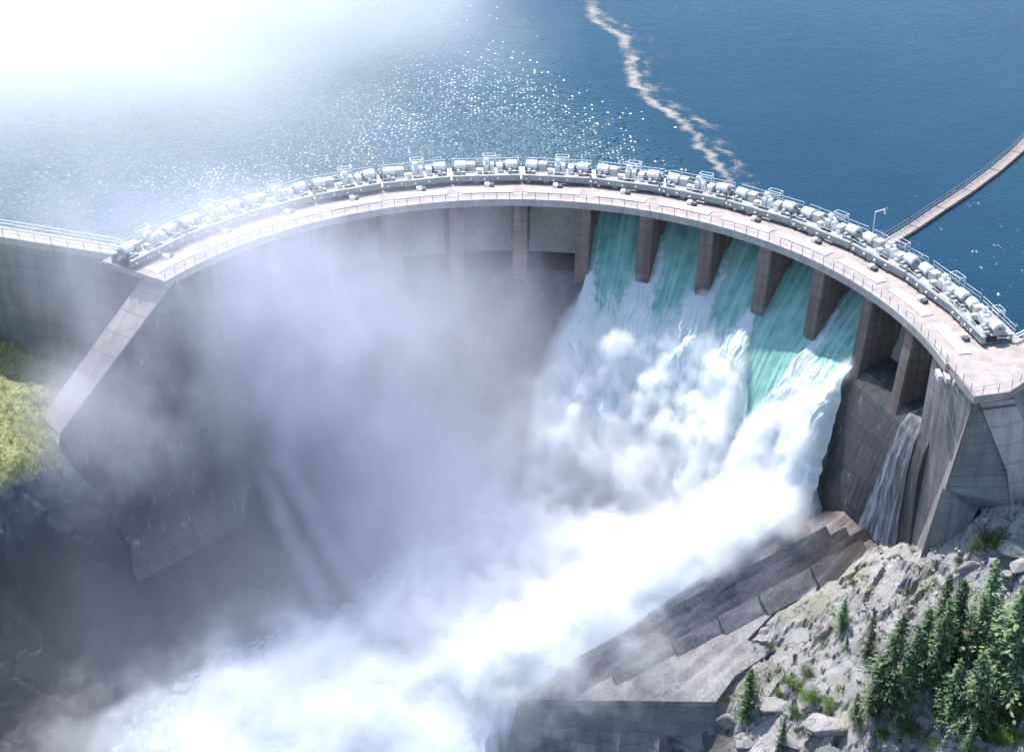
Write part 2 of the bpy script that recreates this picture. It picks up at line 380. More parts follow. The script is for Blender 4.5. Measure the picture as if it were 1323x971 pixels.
# everything beyond, one coarse sheet
ex, ey = np.meshgrid(np.concatenate([np.arange(-1600, -160, 90), np.arange(-160, 165, 5), np.arange(170, 1700, 90)]), np.concatenate([np.arange(-600, -60, 60), np.arange(-60, 225, 5), np.arange(230, 260, 10)]), indexing='ij')
far = sstep(120, 420, np.abs(ex)) * sstep(210, 150, ey)
ez = np.where(np.abs(ex) < 200, base_h(np.clip(ex, -160, 160), np.clip(ey, -80, 260)), -8) + far * (18 + 30 * fbm(ex * .006, ey * .006, 1., 4)) * .8
ez = np.where((ey > 196) | ((ex < -40) & (ey > 172 + (-42 - ex) * .46)), np.minimum(ez, -9), ez)
inner = ((ex > 14) & (ex < 82) & (ey > 92) & (ey < 166)) | ((ex > -92) & (ex < -12) & (ey > 88) & (ey < 186))
ez = np.where(inner, ez - 3.5, ez - .3 + .6 * fbm(ex * .15, ey * .15, 2., 3))
grid_mesh('ground', np.stack([ex, ey, ez], -1), M['darkrock'], {'grass': np.full(ex.shape, .6), 'wet': sstep(-20, -30, ez) * .8})['kind'] = 'structure'

# ------------------------------------------------------------------ the dam
dam = tag(empty('arch_dam', pol(78, 52, -30)), 'long curved concrete arch dam with green water pouring between its piers', 'dam')
def part(name, mb, mat, parent=dam, bevel=0, smooth=False):
    o = mb.build(name, mat, parent, bevel, smooth)
    if parent.type == 'EMPTY': o.matrix_parent_inverse = Matrix.Translation(-parent.location)
    return o
FACE = [(60.3, -58), (60.3, -12), (58.6, -10.2), (55, -9.8), (52, -10.1), (49.6, -10.7), (48.5, -12.5), (47.2, -16), (45.9, -21), (44.2, -28), (41.5, -38), (39, -47), (38, -58)]
def face_shift(a, z): return 4.6 * (1 - sstep(7., 23., np.asarray(a, float))) * np.clip((-10.7 - np.asarray(z, float)) / 16., 0, 1.1)
m = arc_solid(FACE, A_R, A_L, 142)
for i, v in enumerate(m.v):
    x, y, z_ = v; dx, dy = x - CX, y - CY; r_ = math.hypot(dx, dy)
    if r_ < 50 and z_ < -10.8:
        a = math.degrees(math.atan2(dy, dx)); k = (r_ + float(face_shift(a, z_))) / r_; m.v[i] = (CX + dx * k, CY + dy * k, z_)
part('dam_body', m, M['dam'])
part('crest_deck', arc_solid([(RE + .18, -.75), (RE + .18, -.002), (60.2, -.002), (60.2, -.75)], A_R - .3, A_L, 142), M['deck'])
part('fascia', arc_solid([(RE - .05, -.85), (RE - .05, .16), (RE + .4, .16), (RE + .4, -.85)], A_R - 1.2, A_L + .3, 142), M['fascia'])
for i in range(14):
    a0, a1 = PIER[i] + 1.1, PIER[i + 1] - 1.1
    part('kerb_slab', arc_solid([(51.7, -.3), (51.7, .14), (53.2, .14), (53.2, -.3)], a0, a1, 10), M['strip'])
for i in range(1, 14):
    a = PIER[i]; m = MB(); t = Vector((-math.sin(R(a)), math.cos(R(a)), 0)); rd = Vector((math.cos(R(a)), math.sin(R(a)), 0)); c0 = Vector((CX, CY, 0))
    def q(r, w, z): p = c0 + rd * r + t * w; return (p.x, p.y, z)
    m.hexa([q(48.2, -1., -20), q(48.2, 1., -20), q(54, 1., -20), q(54, -1., -20), q(49.75, -1., -.5), q(49.75, 1., -.5), q(54, 1., -.5), q(54, -1., -.5)])
    m.hexa([q(53.9, -1.3, -20), q(53.9, 1.3, -20), q(60.6, 1.3, -20), q(60.6, -1.3, -20), q(53.9, -1.3, -.5), q(53.9, 1.3, -.5), q(60.6, 1.3, -.5), q(60.6, -1.3, -.5)])
    part('pier', m, M['pier'], bevel=.12)
OPEN = (2, 3, 4, 5, 6)
for i in range(14):
    a0, a1 = PIER[i] + 1.25, PIER[i + 1] - 1.25; n = 8
    if i in OPEN: prof = [(55.3, -2.9), (55.6, -1.6), (55.7, -.7), (56., -.7), (55.9, -1.6), (55.6, -2.9)]
    else: prof = [(53.6, -9.85), (54.25, -7.5), (54.7, -5), (54.95, -2.8), (55., -.8), (55.35, -.8), (55.3, -2.8), (55.05, -5), (54.6, -7.5), (53.95, -9.85)]
    g = part('gate', arc_solid(prof, a0, a1, n), M['gate'])
    if i not in OPEN:
        for zz in (-2.6, -4.4, -6.2, -8.0):
            rr = np.interp(zz, [-9.85, -7.5, -5, -2.8, -.8], [53.6, 54.25, 54.7, 54.95, 55.])
            b = MB(); polar_box(b, a0, a1, rr - .16, rr + .05, zz - .09, zz + .09, 6); link('gate_rib', b.me('gate_rib'), M['gate'], g).matrix_parent_inverse = Matrix.Translation(-dam.location)

# left thrust block, its pale ridge running down to the hillside
a0, a1, b1, b0 = U(192, 351, -.4), U(227, 362, -.4), U(77, 562, -18.8), U(53, 542, -18.4)
e, f = U(158, 682, -28), U(322, 600, -27)
m = MB(); dn = Vector((0, 0, -14))
m.hexa([e + dn, f + dn, Vector((-36, 176, -40)), b0 + Vector((-2, 6, -22)), b1, a1, a0, b0])
m.f = []; V8 = m.v; m.f += [(4, 5, 6, 7), (0, 1, 5, 4), (1, 2, 6, 5), (2, 3, 7, 6), (3, 0, 4, 7)]
m.v[0] = tuple(e + Vector((1.5, -2, -7))); m.v[1] = tuple(f + Vector((1.5, -2, -7)))
part('thrust_block', m, M['dam'])  # shade of this block put into its colour with the dark dam concrete
m = MB(); up = Vector((0, 0, .25)); l = [a0, a1, b1, b0]; m.hexa([p - up for p in l] + [p + up for p in l]); part('thrust_block_coping', m, M['butt'])
m = MB(); p0, p1, p2, p3 = U(62, 552, -18.8), U(78, 562, -18.8), U(74, 588, -21.5), U(62, 586, -21.5)
m.hexa([p + Vector((-1, 3, -2)) for p in (p0, p1, p2, p3)] + [p + Vector((0, 0, .1)) for p in (p0, p1, p2, p3)]); part('coping_end', m, M['strip'])
for px0, py0, px1, py1, z0, z1 in ((318, 592, 425, 790, -26, -45), (352, 585, 452, 770, -26.5, -45), (1, 1, 0, 0, 0, 0))[:2]: pass

# gravity wall on the left
gw = tag(empty('gravity_wall', U(60, 320, 0)), 'straight grey concrete wall with a railed walkway along its top, left of the arch', 'wall')
ds = [pol(A_L + .2, RE), U(206, 357), U(182, 344), U(146, 329), U(70, 317), U(0, 306), U(-160, 283), U(-300, 264)]
us = [U(-300, 248), U(-160, 268), U(0, 291.5), U(70, 303), U(150, 316), U(190, 332)]
m = MB(); pl = [(p.x, p.y) for p in ds + us]; m.prism(pl, -.9, 0.003); part('wall_top', m, M['fascia'], gw)
m = MB(); di = ds[1:]; nb = len(di)
top = [p + Vector((0, .06, -.6)) for p in di]; bot = [p + Vector((.4, -1.2, -34)) for p in di]
vs = top + bot + [p + Vector((0, 2., 0)) for p in top] + [p + Vector((0, 6, 0)) for p in bot]
fs = [(i, i + 1, nb + i + 1, nb + i) for i in range(nb - 1)] + [(i, 2 * nb + i, 2 * nb + i + 1, i + 1) for i in range(nb - 1)] + [(2 * nb + i, 3 * nb + i, 3 * nb + i + 1, 2 * nb + i + 1) for i in range(nb - 1)]
fs += [(0, nb, 3 * nb, 2 * nb), (nb - 1, 2 * nb + nb - 1, 3 * nb + nb - 1, nb + nb - 1)]
m.add(vs, fs); part('wall_face', m, M['left'], gw)

def railing(name, label, pts, posts, mat, h=1.1, rails=(1.08, .6), pr=.05, rr=.04, group=None, z0=0.0):
    """pts: polyline of the foot; posts: distance between posts"""
    t = tag(empty(name, pts[0]), label, 'railing', group); inv = Matrix.Translation(-t.location)
    seg = [(pts[i + 1] - pts[i]).length for i in range(len(pts) - 1)]; L = sum(seg)
    def at(s):
        for i, q in enumerate(seg):
            if s <= q or i == len(seg) - 1: return pts[i].lerp(pts[i + 1], s / q)
            s -= q
    n = max(1, round(L / posts))
    for i in range(min(n + 1, 100)):
        p = at(min(L, L * i / n)); b = MB(); b.tube(p + Vector((0, 0, z0)), p + Vector((0, 0, h)), pr, 6)
        link('post', b.me('post'), mat, t).matrix_parent_inverse = inv
    for zz in rails:
        b = MB()
        for i in range(len(pts) - 1): b.tube(pts[i] + Vector((0, 0, zz)), pts[i + 1] + Vector((0, 0, zz)), rr, 6)
        link('rail', b.me('rail'), mat, t).matrix_parent_inverse = inv
    return t
railing('railing', 'thin grey railing along the whole downstream edge of the curved crest', [pol(a, RE + .12, .16) for a in np.linspace(A_R - .9, A_L, 71)], 1.76, M['rail'], pr=.045, rr=.03)
railing('railing', 'pale railing on the water side of the left wall walkway', [p + Vector((0, -.3, 0)) for p in us[1:6]], 2.4, M['palerail'], rr=.06)
railing('railing', 'thin railing on the outer edge of the left wall walkway', [p + Vector((0, .3, 0)) for p in ds[2:7]], 2.4, M['rail'])

# right end: platform, end wall, buttress
C1 = U(1259, 512); C2 = U(1304, 506); C3 = U(1345, 480)
plat = [pol(A_R + .4, RE + .2), C1, C2, C3, Vector((82, 150, 0)), Vector((82, 166, 0)), U(1345, 433), U(1291, 441), pol(A_R + .4, 60.2)]
m = MB(); m.prism([(p.x, p.y) for p in plat], -.95, .012); ab = tag(empty('abutment', C1 + Vector((4, 5, -20))), 'stained concrete end wall and pale platform at the right end of the crest', 'abutment')
part('platform', m, M['deck'], ab)
d = (C1 - pol(A_R, RE)).normalized(); nrm = Vector((d.y, -d.x, 0)) * 1.0
if nrm.x > 0: nrm = -nrm
w0, w1 = pol(10.7, 60.6), pol(10.7, RE)
W1a = w1 + Vector((.1, 0, 0)); W1b = C1 + Vector((.1, .35, 0))
m = MB(); ew = [(w0.x + .3, w0.y), (W1a.x, W1a.y), (W1b.x, W1b.y), (W1b.x + 2.5, W1b.y + 8), (75, 157), (75, 168)]
eb = list(ew); eb[1] = (ew[1][0] - .5, ew[1][1]); eb[2] = (ew[2][0] - 4.4, ew[2][1] + .9)
m.prism(ew, -41, -.95); m.v[:6] = [(x, y, -41) for x, y in eb]
part('end_wall', m, M['wall'], ab)
# rough face under the buttress, then the lower stub of wall with its lit top
cor = lambda z: Vector((W1b.x - 4.4 * (-z - .95) / 40, W1b.y + .9 * (-z - .95) / 40, z))
e1, e2, e3, e4 = U(1262, 517, -1.4), U(1301, 606, -10.5), U(1318, 655, -14.8), U(1250, 672, -18.5)
m = MB(); g0, c12 = cor(-1.2) + Vector((.12, .1, 0)), cor(-13) + Vector((.12, .15, 0)); c26 = cor(-24) + Vector((.2, .2, 0))
m.add([g0, e1, e2, e3, e4, c26, c12], [(0, 1, 6), (1, 2, 6), (2, 3, 6), (3, 4, 6), (4, 5, 6)])
m.add([v + Vector((.6, 3, 0)) for v in (g0, e1, e2, e3, e4, c26, c12)], [(6, 1, 0), (6, 2, 1), (6, 3, 2), (6, 4, 3), (6, 5, 4)])
m.f += [(0, 7, 8, 1), (1, 8, 9, 2), (2, 9, 10, 3), (3, 10, 11, 4), (4, 11, 12, 5)]
part('rough_face', m, M['wallrough'], ab)
s0 = cor(-12.6) + Vector((-.3, .05, 0)); s1 = U(1259, 664, -15.6); sb0 = cor(-34) + Vector((-.3, .0, 0)); sb1 = s1 + (sb0 - s0) * .8; sb1.z = -34; th = Vector((1.0, 1.5, 0))
m = MB(); m.hexa([sb0, sb1, sb1 + th, sb0 + th, s0, s1, s1 + th, s0 + th])
part('wall_stub', m, M['wall'], ab)
# sloping buttress
t0, t1 = U(1262, 513, -1.), U(1304, 508, -1.); q0, q1 = U(1300, 606, -10.2), U(1346, 592, -10.2); back = Vector((2, 6, 0))
m = MB(); m.hexa([q0, q1, q1 + back, q0 + back, t0, t1, t1 + back, t0 + back]); bt = part('buttress', m, M['butt'], ab)
q2, q3 = U(1316, 662, -15), U(1366, 645, -15)
m = MB(); m.hexa([q2 + Vector((0, 0, -3)), q3 + Vector((0, 0, -3)), q3 + back, q2 + back, q0 + Vector((.0, .06, .3)), q1 + Vector((0, .06, .3)), q1 + back, q0 + back]); part('buttress', m, M['butt'], ab)
m = MB(); mid = lambda s: (t0.lerp(q0, s), t1.lerp(q1, s))
for s in (.06, .16):
    p, r_ = mid(s); m.tube(p + Vector((-.2, -.15, 0)), r_ + Vector((.2, -.15, 0)), .16, 4)
part('buttress_band', m, M['dark'], ab)
# the end pier's cover beams by the corner
m = MB(); k = pol(A_R - 1.0, RE - .3)
for i in range(3): m.box(k.x - .6 + i * .75, k.x - .1 + i * .75, k.y - 1.1 - i * .55, k.y + .5 - i * .55, -1.5, -.86)
part('bracket', m, M['strip'], ab)
railing('railing', 'thin grey railing round the corner of the pale right end platform', [pol(A_R - 1.2, RE + .2, 0), C1 + Vector((.1, .2, 0)), C2 + Vector((-.1, .2, 0)), C3 + Vector((-.2, .3, 0))], 1.9, M['rail'], pr=.045, rr=.03)
railing('railing', 'white double railing on the lake side of the right end platform', [U(1288, 442), U(1312, 442), U(1345, 424)], 3., M['palerail'], rr=.09, pr=.07)

# ------------------------------------------------------------------ gate hoists along the crest
def hoist():
    t = empty('gate_hoist'); x0, x1 = -4.72, 4.72
    m = MB(); m.box(x0, x1, -2.15, -1.75, .45, 1.25); m.box(x0, x1, -2.22, -1.68, 1.25, 1.33); m.box(x0, x1, -2.22, -1.68, .4, .45)
    for x in np.arange(x0 + .5, x1, .97): m.box(x - .04, x + .04, -2.2, -2.15, .46, 1.25)
    m.build('front_girder', M['grey'], t)
    m = MB(); m.box(x0, x1, 1.5, 1.9, .45, 1.25); m.build('rear_girder', M['grey'], t)
    for x in (x0 + .35, x1 - .35, 0):
        m = MB(); m.box(x - .3, x + .3, -2.1, 1.9, 0, .42); m.build('bearing_beam', M['dark'], t)
    m = MB(); m.box(x0 + .95, -.35, -1.6, 1.45, 1.2, 1.28); m.build('floor_plate', M['plate'], t)
    m = MB(); m.box(1.2, x1 - 1.05, -1.6, 1.45, 1.2, 1.28); m.build('floor_plate', M['plate'], t)
    for sx in (-3.55, 3.6):
        m = MB()                                                     # rope drum under a half-round white guard
        for k in range(2):
            n = 18; xa, xb = sx - .78, sx + .78
        vs = []; n = 20
        for x in (sx - .78, sx - .7, sx + .7, sx + .78):
            rr = .76 if abs(x - sx) < .75 else .66
            vs += [(x, .05 + rr * math.cos(2 * PI * i / n), 2.1 + rr * math.sin(2 * PI * i / n)) for i in range(n)]
        fs = [(j * n + i, j * n + (i + 1) % n, (j + 1) * n + (i + 1) % n, (j + 1) * n + i) for j in range(3) for i in range(n)] + [tuple(range(n)), tuple(3 * n + i for i in range(n))]
        vs = [(x, y, z_ - .08) for x, y, z_ in vs]; dr = m.add(vs, fs).build('rope_drum', M['white'], t)
        m = MB()
        for x in (sx - .9, sx + .82): m.box(x, x + .1, -.75, .85, 1.2, 2.2)
        m.box(sx - .8, sx + .8, -.9, 1., 1.1, 1.25); m.build('drum_stand', M['grey'], t)
        m = MB(); m.tube((sx - 1.05, .05, 2.1), (sx + 1.05, .05, 2.1), .16, 10); m.build('drum_shaft', M['dark'], dr)
        m = MB(); m.box(sx - .5, sx - .05, -1.55, -.95, 1.25, 1.95); m.box(sx + .1, sx + .6, -1.6, -1., 1.25, 1.7); m.build('brake_box', M['grey'], t, .03)
    m = MB(); m.box(-.3, .45, -.75, .75, 1.2, 2.55); m.build('gearbox', M['white'], t, .08)
    m = MB(); m.tube((.08, -.1, 2.55), (.08, -.1, 3.05), .34, 12); m.box(-.2, .36, -.4, .25, 3.0, 3.2); m.build('motor', M['white'], t)
    m = MB(); m.box(.62, 1.12, -.8, .2, 1.2, 2.45); m.box(.66, 1.08, -.75, .15, 2.45, 2.55); m.build('control_cabinet', M['white'], t, .04)
    m = MB(); m.tube((-2.6, .05, 2.0), (-.3, .05, 2.0), .09, 8); m.tube((.45, .05, 2.0), (2.6, .05, 2.0), .09, 8); m.build('drive_shaft', M['dark'], t)
    m = MB()
    for x in np.linspace(x0, x1, 7): m.tube((x, 2.0, 1.25), (x, 2.0, 2.35), .026, 5)
    for z in (1.8, 2.33): m.tube((x0, 2.0, z), (x1, 2.0, z), .028, 5)
    for x in (-.3, 1.5):
        m.tube((x, 1.1, 1.25), (x, 1.1, 3.1), .04, 5); m.tube((x, 2.0, 1.25), (x, 2.0, 3.1), .04, 5); m.tube((x, 1.1, 3.1), (x, 2.0, 3.1), .04, 5)
    for y in (1.1, 2.0):
        m.tube((-.3, y, 3.1), (1.5, y, 3.1), .03, 5); m.tube((-.3, y, 2.6), (1.5, y, 2.6), .025, 5)
    m.build('handrail', M['palerail'], t)
    m = MB()
    for x in np.linspace(x0, x1, 6): m.tube((x, -2.0, 1.3), (x, -2.0, 1.95), .025, 5)
    m.tube((x0, -2.0, 1.93), (x1, -2.0, 1.93), .03, 5); m.build('handrail', M['palerail'], t)
    m = MB(); m.box(x0, x1, .9, 1.15, 1.3, 1.55); m.build('cable_tray', M['grey'], t)
    m = MB()
    for x in (-1.55, -1.15): m.tube((x, -2.3, .1), (x, -1.95, 2.1), .03, 5)
    for z in np.arange(.3, 2., .3): m.tube((-1.55, -2.27 + .16 * z, z), (-1.15, -2.27 + .16 * z, z), .02, 5)
    m.build('ladder', M['palerail'], t)
    m = MB(); m.box(-2.6, -1.5, -.5, .8, 1.28, 2.45); m.build('resistor_box', M['plate'], t, .04)
    m = MB(); m.box(1.55, 2.35, -.9, .5, 1.28, 2.3); m.build('switch_box', M['white'], t, .04)
    m = MB(); m.box(-1.25, -.6, -1.3, -.4, 1.28, 1.9); m.build('cable_box', M['plate'], t, .03)
    m = MB(); m.tube((2.1, -1.0, 1.28), (2.1, -1.0, 1.75), .26, 10); m.build('oil_tank', M['plate'], t)
    m = MB(); m.tube((2.6, .4, 1.28), (2.6, .4, 2.3), .2, 10); m.build('oil_tank', M['plate'], t)
    for sx in (-3.55, 3.6):
        m = MB(); m.tube((sx, -.7, 2.0), (sx, -.95, .2), .06, 5); m.build('rope', M['dark'], t)
    for k in range(4):
        m = MB(); m.box(x0 + .5 + k * 1.9, x0 + .78 + k * 1.9, -2.42, -2.22, .7 + .1 * (k % 2), .95 + .1 * (k % 2)); m.build('lamp_box', M['white'], t)
    return t
def copy_tree(o, parent=None):
    c = o.copy(); COL.objects.link(c)
    if parent: c.parent = parent
    for ch in [q for q in list(COL.objects) if q.parent == o]: copy_tree(ch, c)
    return c
HL = ['at the right end, beside the pale platform', 'second from the right end, above the dry bay', 'above the rightmost open bay', 'above the clear dark green open bay',
      'above the middle open bay', 'above the second open bay from the left', 'above the leftmost open bay', 'above the closed gate nearest the water', 'above the second closed gate left of the water',
      'above the third closed gate left of the water', 'fifth from the left end of the crest', 'fourth from the left end of the crest', 'third from the left end of the crest', 'at the left end, by the gravity wall']
HL[12] = 'second from the left end of the crest'; HL[11] = 'third from the left end of the crest'; HL[10] = 'fourth from the left end of the crest'
h0 = hoist()
for i in range(14):
    a = (PIER[i] + PIER[i + 1]) / 2; t = h0 if i == 0 else copy_tree(h0)
    t.location = pol(a, 56.95, 0); t.rotation_euler = (0, 0, R(a - 90))
    if i == 0: t.location = pol(13.9, 56.95, 0); t.rotation_euler = (0, 0, R(13.9 - 90)); t.scale = (.78, .95, .92)
    else: t.scale = (1, .95, .92)
    tag(t, 'white twin drum hoist ' + HL[i], 'gate hoist', 'gate hoists along the crest')
hb = None
BL = ['small white hatch box before the hoist ' + h for h in HL]
for i in range(14):
    a = (PIER[i] + PIER[i + 1]) / 2 - .3
    if hb is None:
        hb = empty('hatch_box'); m = MB(); m.box(-.55, .1, -.4, .4, 0, .55); m.build('box', M['white'], hb, .04)
        m = MB(); m.box(.12, .7, -.35, .4, 0, .45); m.build('shadow_block', M['dark'], hb, .03); t = hb  # dark block modelled as the shadow beside the box
    else: t = copy_tree(hb)
    t.location = pol(a, 53.9, 0); t.rotation_euler = (0, 0, R(a - 90))
    tag(t, BL[i], 'hatch box', 'hatch boxes along the deck')
# pale blocks added as the sunlit deck in the gaps between hoists
PL = None
for i in range(1, 14):
    a = PIER[i]
    m = MB(); polar_box(m, a - .5, a + .5, 55.4, 59.6, -.1, .5); part('sunlit_gap_block', m, M['strip'])
# lamp bracket
lb_ = tag(empty('lamp_bracket', U(1112, 312, 0.)), 'small white bent lamp bracket rising behind the hoists by the floating walkway', 'lamp bracket')
m = MB(); m.tube((0, 0, 0), (0, 0, 4.2), .07, 6); m.build('post', M['palerail'], lb_)
m = MB(); m.tube((0, 0, 4.2), (1.0, -.3, 4.7), .07, 6); m.tube((1.0, -.3, 4.7), (1.15, -.4, 4.1), .12, 6); m.build('arm', M['white'], lb_)
lb_.location = pol(38.0, 59.6, 0)

# floating walkway on the lake
WL = -2.0
fw = tag(empty('floating_walkway', U(1145, 318, WL)), 'narrow brown floating walkway with a railing, curving away from the dam', 'walkway')
pp = [U(1142, 319, WL), U(1180, 296, WL), U(1215, 272, WL), U(1250, 249, WL), U(1285, 223, WL), U(1312, 200, WL), U(1340, 172, WL), U(1385, 120, WL), U(1420, 60, WL)]
for i in range(len(pp) - 1):
    p, q = pp[i], pp[i + 1]; d_ = (q - p); n_ = Vector((-d_.y, d_.x, 0)).normalized() * .75; e_ = d_.normalized() * .06
    m = MB(); b0 = [p + e_ - n_, q - e_ - n_, q - e_ + n_, p + e_ + n_]
    m.hexa([v + Vector((0, 0, -.4)) for v in b0] + [v + Vector((0, 0, .45)) for v in b0]); part('pontoon', m, M['rust'], fw, .03)
    m = MB(); off = n_ * .9
    k = max(2, int(d_.length / 1.9))
    for j in range(k + 1): m.tube(p.lerp(q, j / k) + off + Vector((0, 0, .45)), p.lerp(q, j / k) + off + Vector((0, 0, 1.5)), .04, 5)
    for z_ in (.95, 1.48): m.tube(p + off + Vector((0, 0, z_)), q + off + Vector((0, 0, z_)), .035, 5)
    part('railing', m, M['rust'], fw)

# ------------------------------------------------------------------ the stepped apron below the right end
apr = tag(empty('spillway_apron', A(880, 840)), 'sloping concrete apron with long saw-tooth ribs beside the white pool', 'apron')
m = MB(); P = [A(668, 903), A(925, 906), A(950, 872), A(1002, 838), A(965, 826), A(1000, 790), A(1060, 752), A(1125, 712), A(1174, 693), A(1182, 660), A(1065, 660)]
m.prism([(p.x, p.y) for p in P], [p.z - 14 for p in P], [p.z for p in P]); part('apron_slab', m, M['apron'], apr)
u_ = (A(914, 807) - A(737, 901)).normalized(); v_ = APN.cross(u_).normalized()
if v_.x < 0: v_ = -v_                                        # across the ribs, towards the rock
o_ = A(737, 901)
def K(u, v, w=0.): return o_ + u_ * u + v_ * v + APN * w
def wedge(u0, u1, v0, v1, w0, w1=None, low=-1.5):
    """rib with its crest on the pool side, sloping down towards the rock"""
    w1 = w0 if w1 is None else w1; e0 = .05
    return MB().hexa([K(u0, v0, low), K(u1, v0, low), K(u1, v1, low), K(u0, v1, low), K(u0, v0, w0), K(u1, v0, w1), K(u1, v1, e0), K(u0, v1, e0)])
def uv_of(p): q = p - o_; return q.dot(u_), q.dot(v_)
RW = 1.3; U1 = uv_of(A(1120, 690))[0]
for k in range(3):
    v1 = -k * RW; part('rib', wedge(-.9 + .55 * k, U1 - 2 * k, v1 - RW + .06, v1, .95), M['apron'], apr, .04)
cuts = [uv_of(A(*q))[0] for q in ((790, 872), (868, 834), (930, 807), (987, 786), (1050, 745))] + [U1 - 2]
for i in range(5):
    part('rib_end', wedge(cuts[i], cuts[i + 1] + .6, .06, 1.35 + .42 * i, .85 + .22 * i, .62 + .22 * i), M['apron'], apr, .05)
for i, (p, q) in enumerate((((1000, 838), (1125, 775)), ((905, 895), (950, 880)))):
    pass
# downstream face of the apron: rough concrete and rock dropping to the river

m = MB(); l0_, l1_ = A(668, 903), A(925, 906); n_ = 26; k_ = 9; vs = []
for i in range(n_ + 1):
    for j in range(k_ + 1):
        p = l0_.lerp(l1_, i / n_); t = j / k_; w_ = 1.1 * float(pnoise(i * .45, j * .7, 3.)) + .9 * float(pnoise(i * .16, j * .3, 8.))
        vs.append((p.x - 3.5 * t * (1 - i / n_), p.y - .1 - 8.5 * t ** 1.3 + 1.5 * w_ * min(1, t * 3), p.z - .9 - 15 * t))
m.add(vs, [(i * (k_ + 1) + j, (i + 1) * (k_ + 1) + j, (i + 1) * (k_ + 1) + j + 1, i * (k_ + 1) + j + 1) for i in range(n_) for j in range(k_)])
part('apron_face', m, M['wallrough'], apr)

# ------------------------------------------------------------------ water
def watermat(name, deep, foamcol=(.86, .89, .90), rough=.12, trans=.25, bs=.35, sc=1.6, fsc=(1, 1, 1), lo=.38, hi=.62, streak=None):
    m, nt = nmat(name); g = G(nt); p = g.pos(); f = g.attr('foam')
    n = g.noise(g.scalevec(p, fsc), 1.1, 7, .68)
    f2 = g.mr(g.math('ADD', f, g.math('MULTIPLY', g.math('SUBTRACT', n, .5), 1.1)), lo, hi, 0., 1., True)
    f2 = g.math('MULTIPLY', f2, g.mr(f, .02, .12))
    bw = g.bump(g.noise(p, sc, 4, .6), bs, .15); bf = g.bump(g.noise(p, 1.3, 5, .6), .35, .25)
    dcol = g.mix(g.mr(g.noise(p, .5, 4), .35, .65), deep, tuple(x * .62 for x in deep))
    if streak: dcol = g.mix(g.mr(g.attr('streak'), -.3, .6, 0., .75), dcol, streak)
    w = g.n('ShaderNodeBsdfPrincipled'); g.put(w.inputs['Base Color'], dcol); w.inputs['Roughness'].default_value = rough; w.inputs['IOR'].default_value = 1.33; g.put(w.inputs['Normal'], bw)
    d = g.n('ShaderNodeBsdfDiffuse'); d.inputs['Color'].default_value = (*foamcol, 1); g.put(d.inputs['Normal'], bf)
    t = g.n('ShaderNodeBsdfTranslucent'); t.inputs['Color'].default_value = (*foamcol, 1)
    mx = g.n('ShaderNodeMixShader'); mx.inputs[0].default_value = trans; nt.links.new(d.outputs[0], mx.inputs[1]); nt.links.new(t.outputs[0], mx.inputs[2])
    m2 = g.n('ShaderNodeMixShader'); g.put(m2.inputs[0], f2); nt.links.new(w.outputs[0], m2.inputs[1]); nt.links.new(mx.outputs[0], m2.inputs[2])
    o = g.n('ShaderNodeOutputMaterial'); nt.links.new(m2.outputs[0], o.inputs[0]); return m
M['fall'] = watermat('falling water', (.19, .43, .365), fsc=(1, 1, .45), rough=.22, trans=.3, foamcol=(.84, .90, .90), lo=.22, hi=.72, streak=(.36, .56, .50))
M['pool'] = watermat('foaming pool', (.10, .20, .23), bs=.6)

prof = np.array([(59.5, -2.2), (57.5, -2.5), (56, -3.2), (54.6, -4.6), (53, -6.4), (51.2, -8.3), (49.4, -10.1), (47.2, -12.9), (44.8, -17), (42.2, -23), (39.4, -30), (36.6, -38), (34.2, -47)])
cl = np.concatenate([[0], np.cumsum(np.hypot(*np.diff(prof, axis=0).T))]); LN = cl[6]; LT = cl[-1]
NA, NT = 560, 430
pp_, ll = np.meshgrid(np.linspace(0, 1, NA), np.linspace(0, LT, NT), indexing='ij')
rr = np.interp(ll, cl, prof[:, 0]); zz = np.interp(ll, cl, prof[:, 1])
ker = np.ones(25) / 25
rr = np.apply_along_axis(lambda q: np.convolve(np.pad(q, 12, mode='edge'), ker, 'valid'), 1, rr); zz = np.apply_along_axis(lambda q: np.convolve(np.pad(q, 12, mode='edge'), ker, 'valid'), 1, zz)
after = np.clip(ll - LN, 0, None)
aL = 77.4 + 7.2 * sstep(0, 22, after); aR = 28. - 4.6 * sstep(1, 20, after)
aa = aR + (aL - aR) * pp_
# foam: wakes of the piers, then everything below the lip
foam = np.zeros(ll.shape); bulge = np.zeros(ll.shape)
tang = lambda a: R(1) * rr * a
wob = pnoise(aa * .5, ll * .25, 3.3) * .9
for i, a in enumerate(PIER[1:8]):
    spread = 1.0 + .17 * np.clip(ll - LN + 5, 0, None)
    dl = (aa - a) * R(1) * rr + wob * .5
    side = np.exp(-((dl + 1.7) / (.55 + .07 * np.clip(ll - LN + 7, 0, 20))) ** 2) * sstep(LN - 9, LN - 3, ll) * .62
    w = np.exp(-(dl / spread) ** 2) * sstep(LN - 1.5, LN + 1, ll)
    if i in (0, 6): side = side * (.6 if i == 0 else .5)
    foam = np.maximum(foam, np.maximum(side, w)); bulge = np.maximum(bulge, w * sstep(LN, LN + 4, ll) * np.exp(-np.clip(after - 10, 0, None) / 14.))
rag = pnoise(aa * 1.4, ll * .1, 7.) * 1.6 + pnoise(aa * 4, ll * .2, 2.) * .8
low = sstep(LN - 1., LN + 8, ll + rag + 1.5 * sstep(38, 36, aa)) * .75 + .3 * sstep(LN + 6, LN + 13, ll)
bayp = (aa - 37.3) / 10.2                                         # the clear green bay
half = .56 * np.clip(1 - after / 15.5, 0, 1) ** .8
clear = sstep(half + .05, half - .04, np.abs(bayp - .52 + .012 * after + wob * .03)) * (bayp > -.1) * (bayp < 1.1)
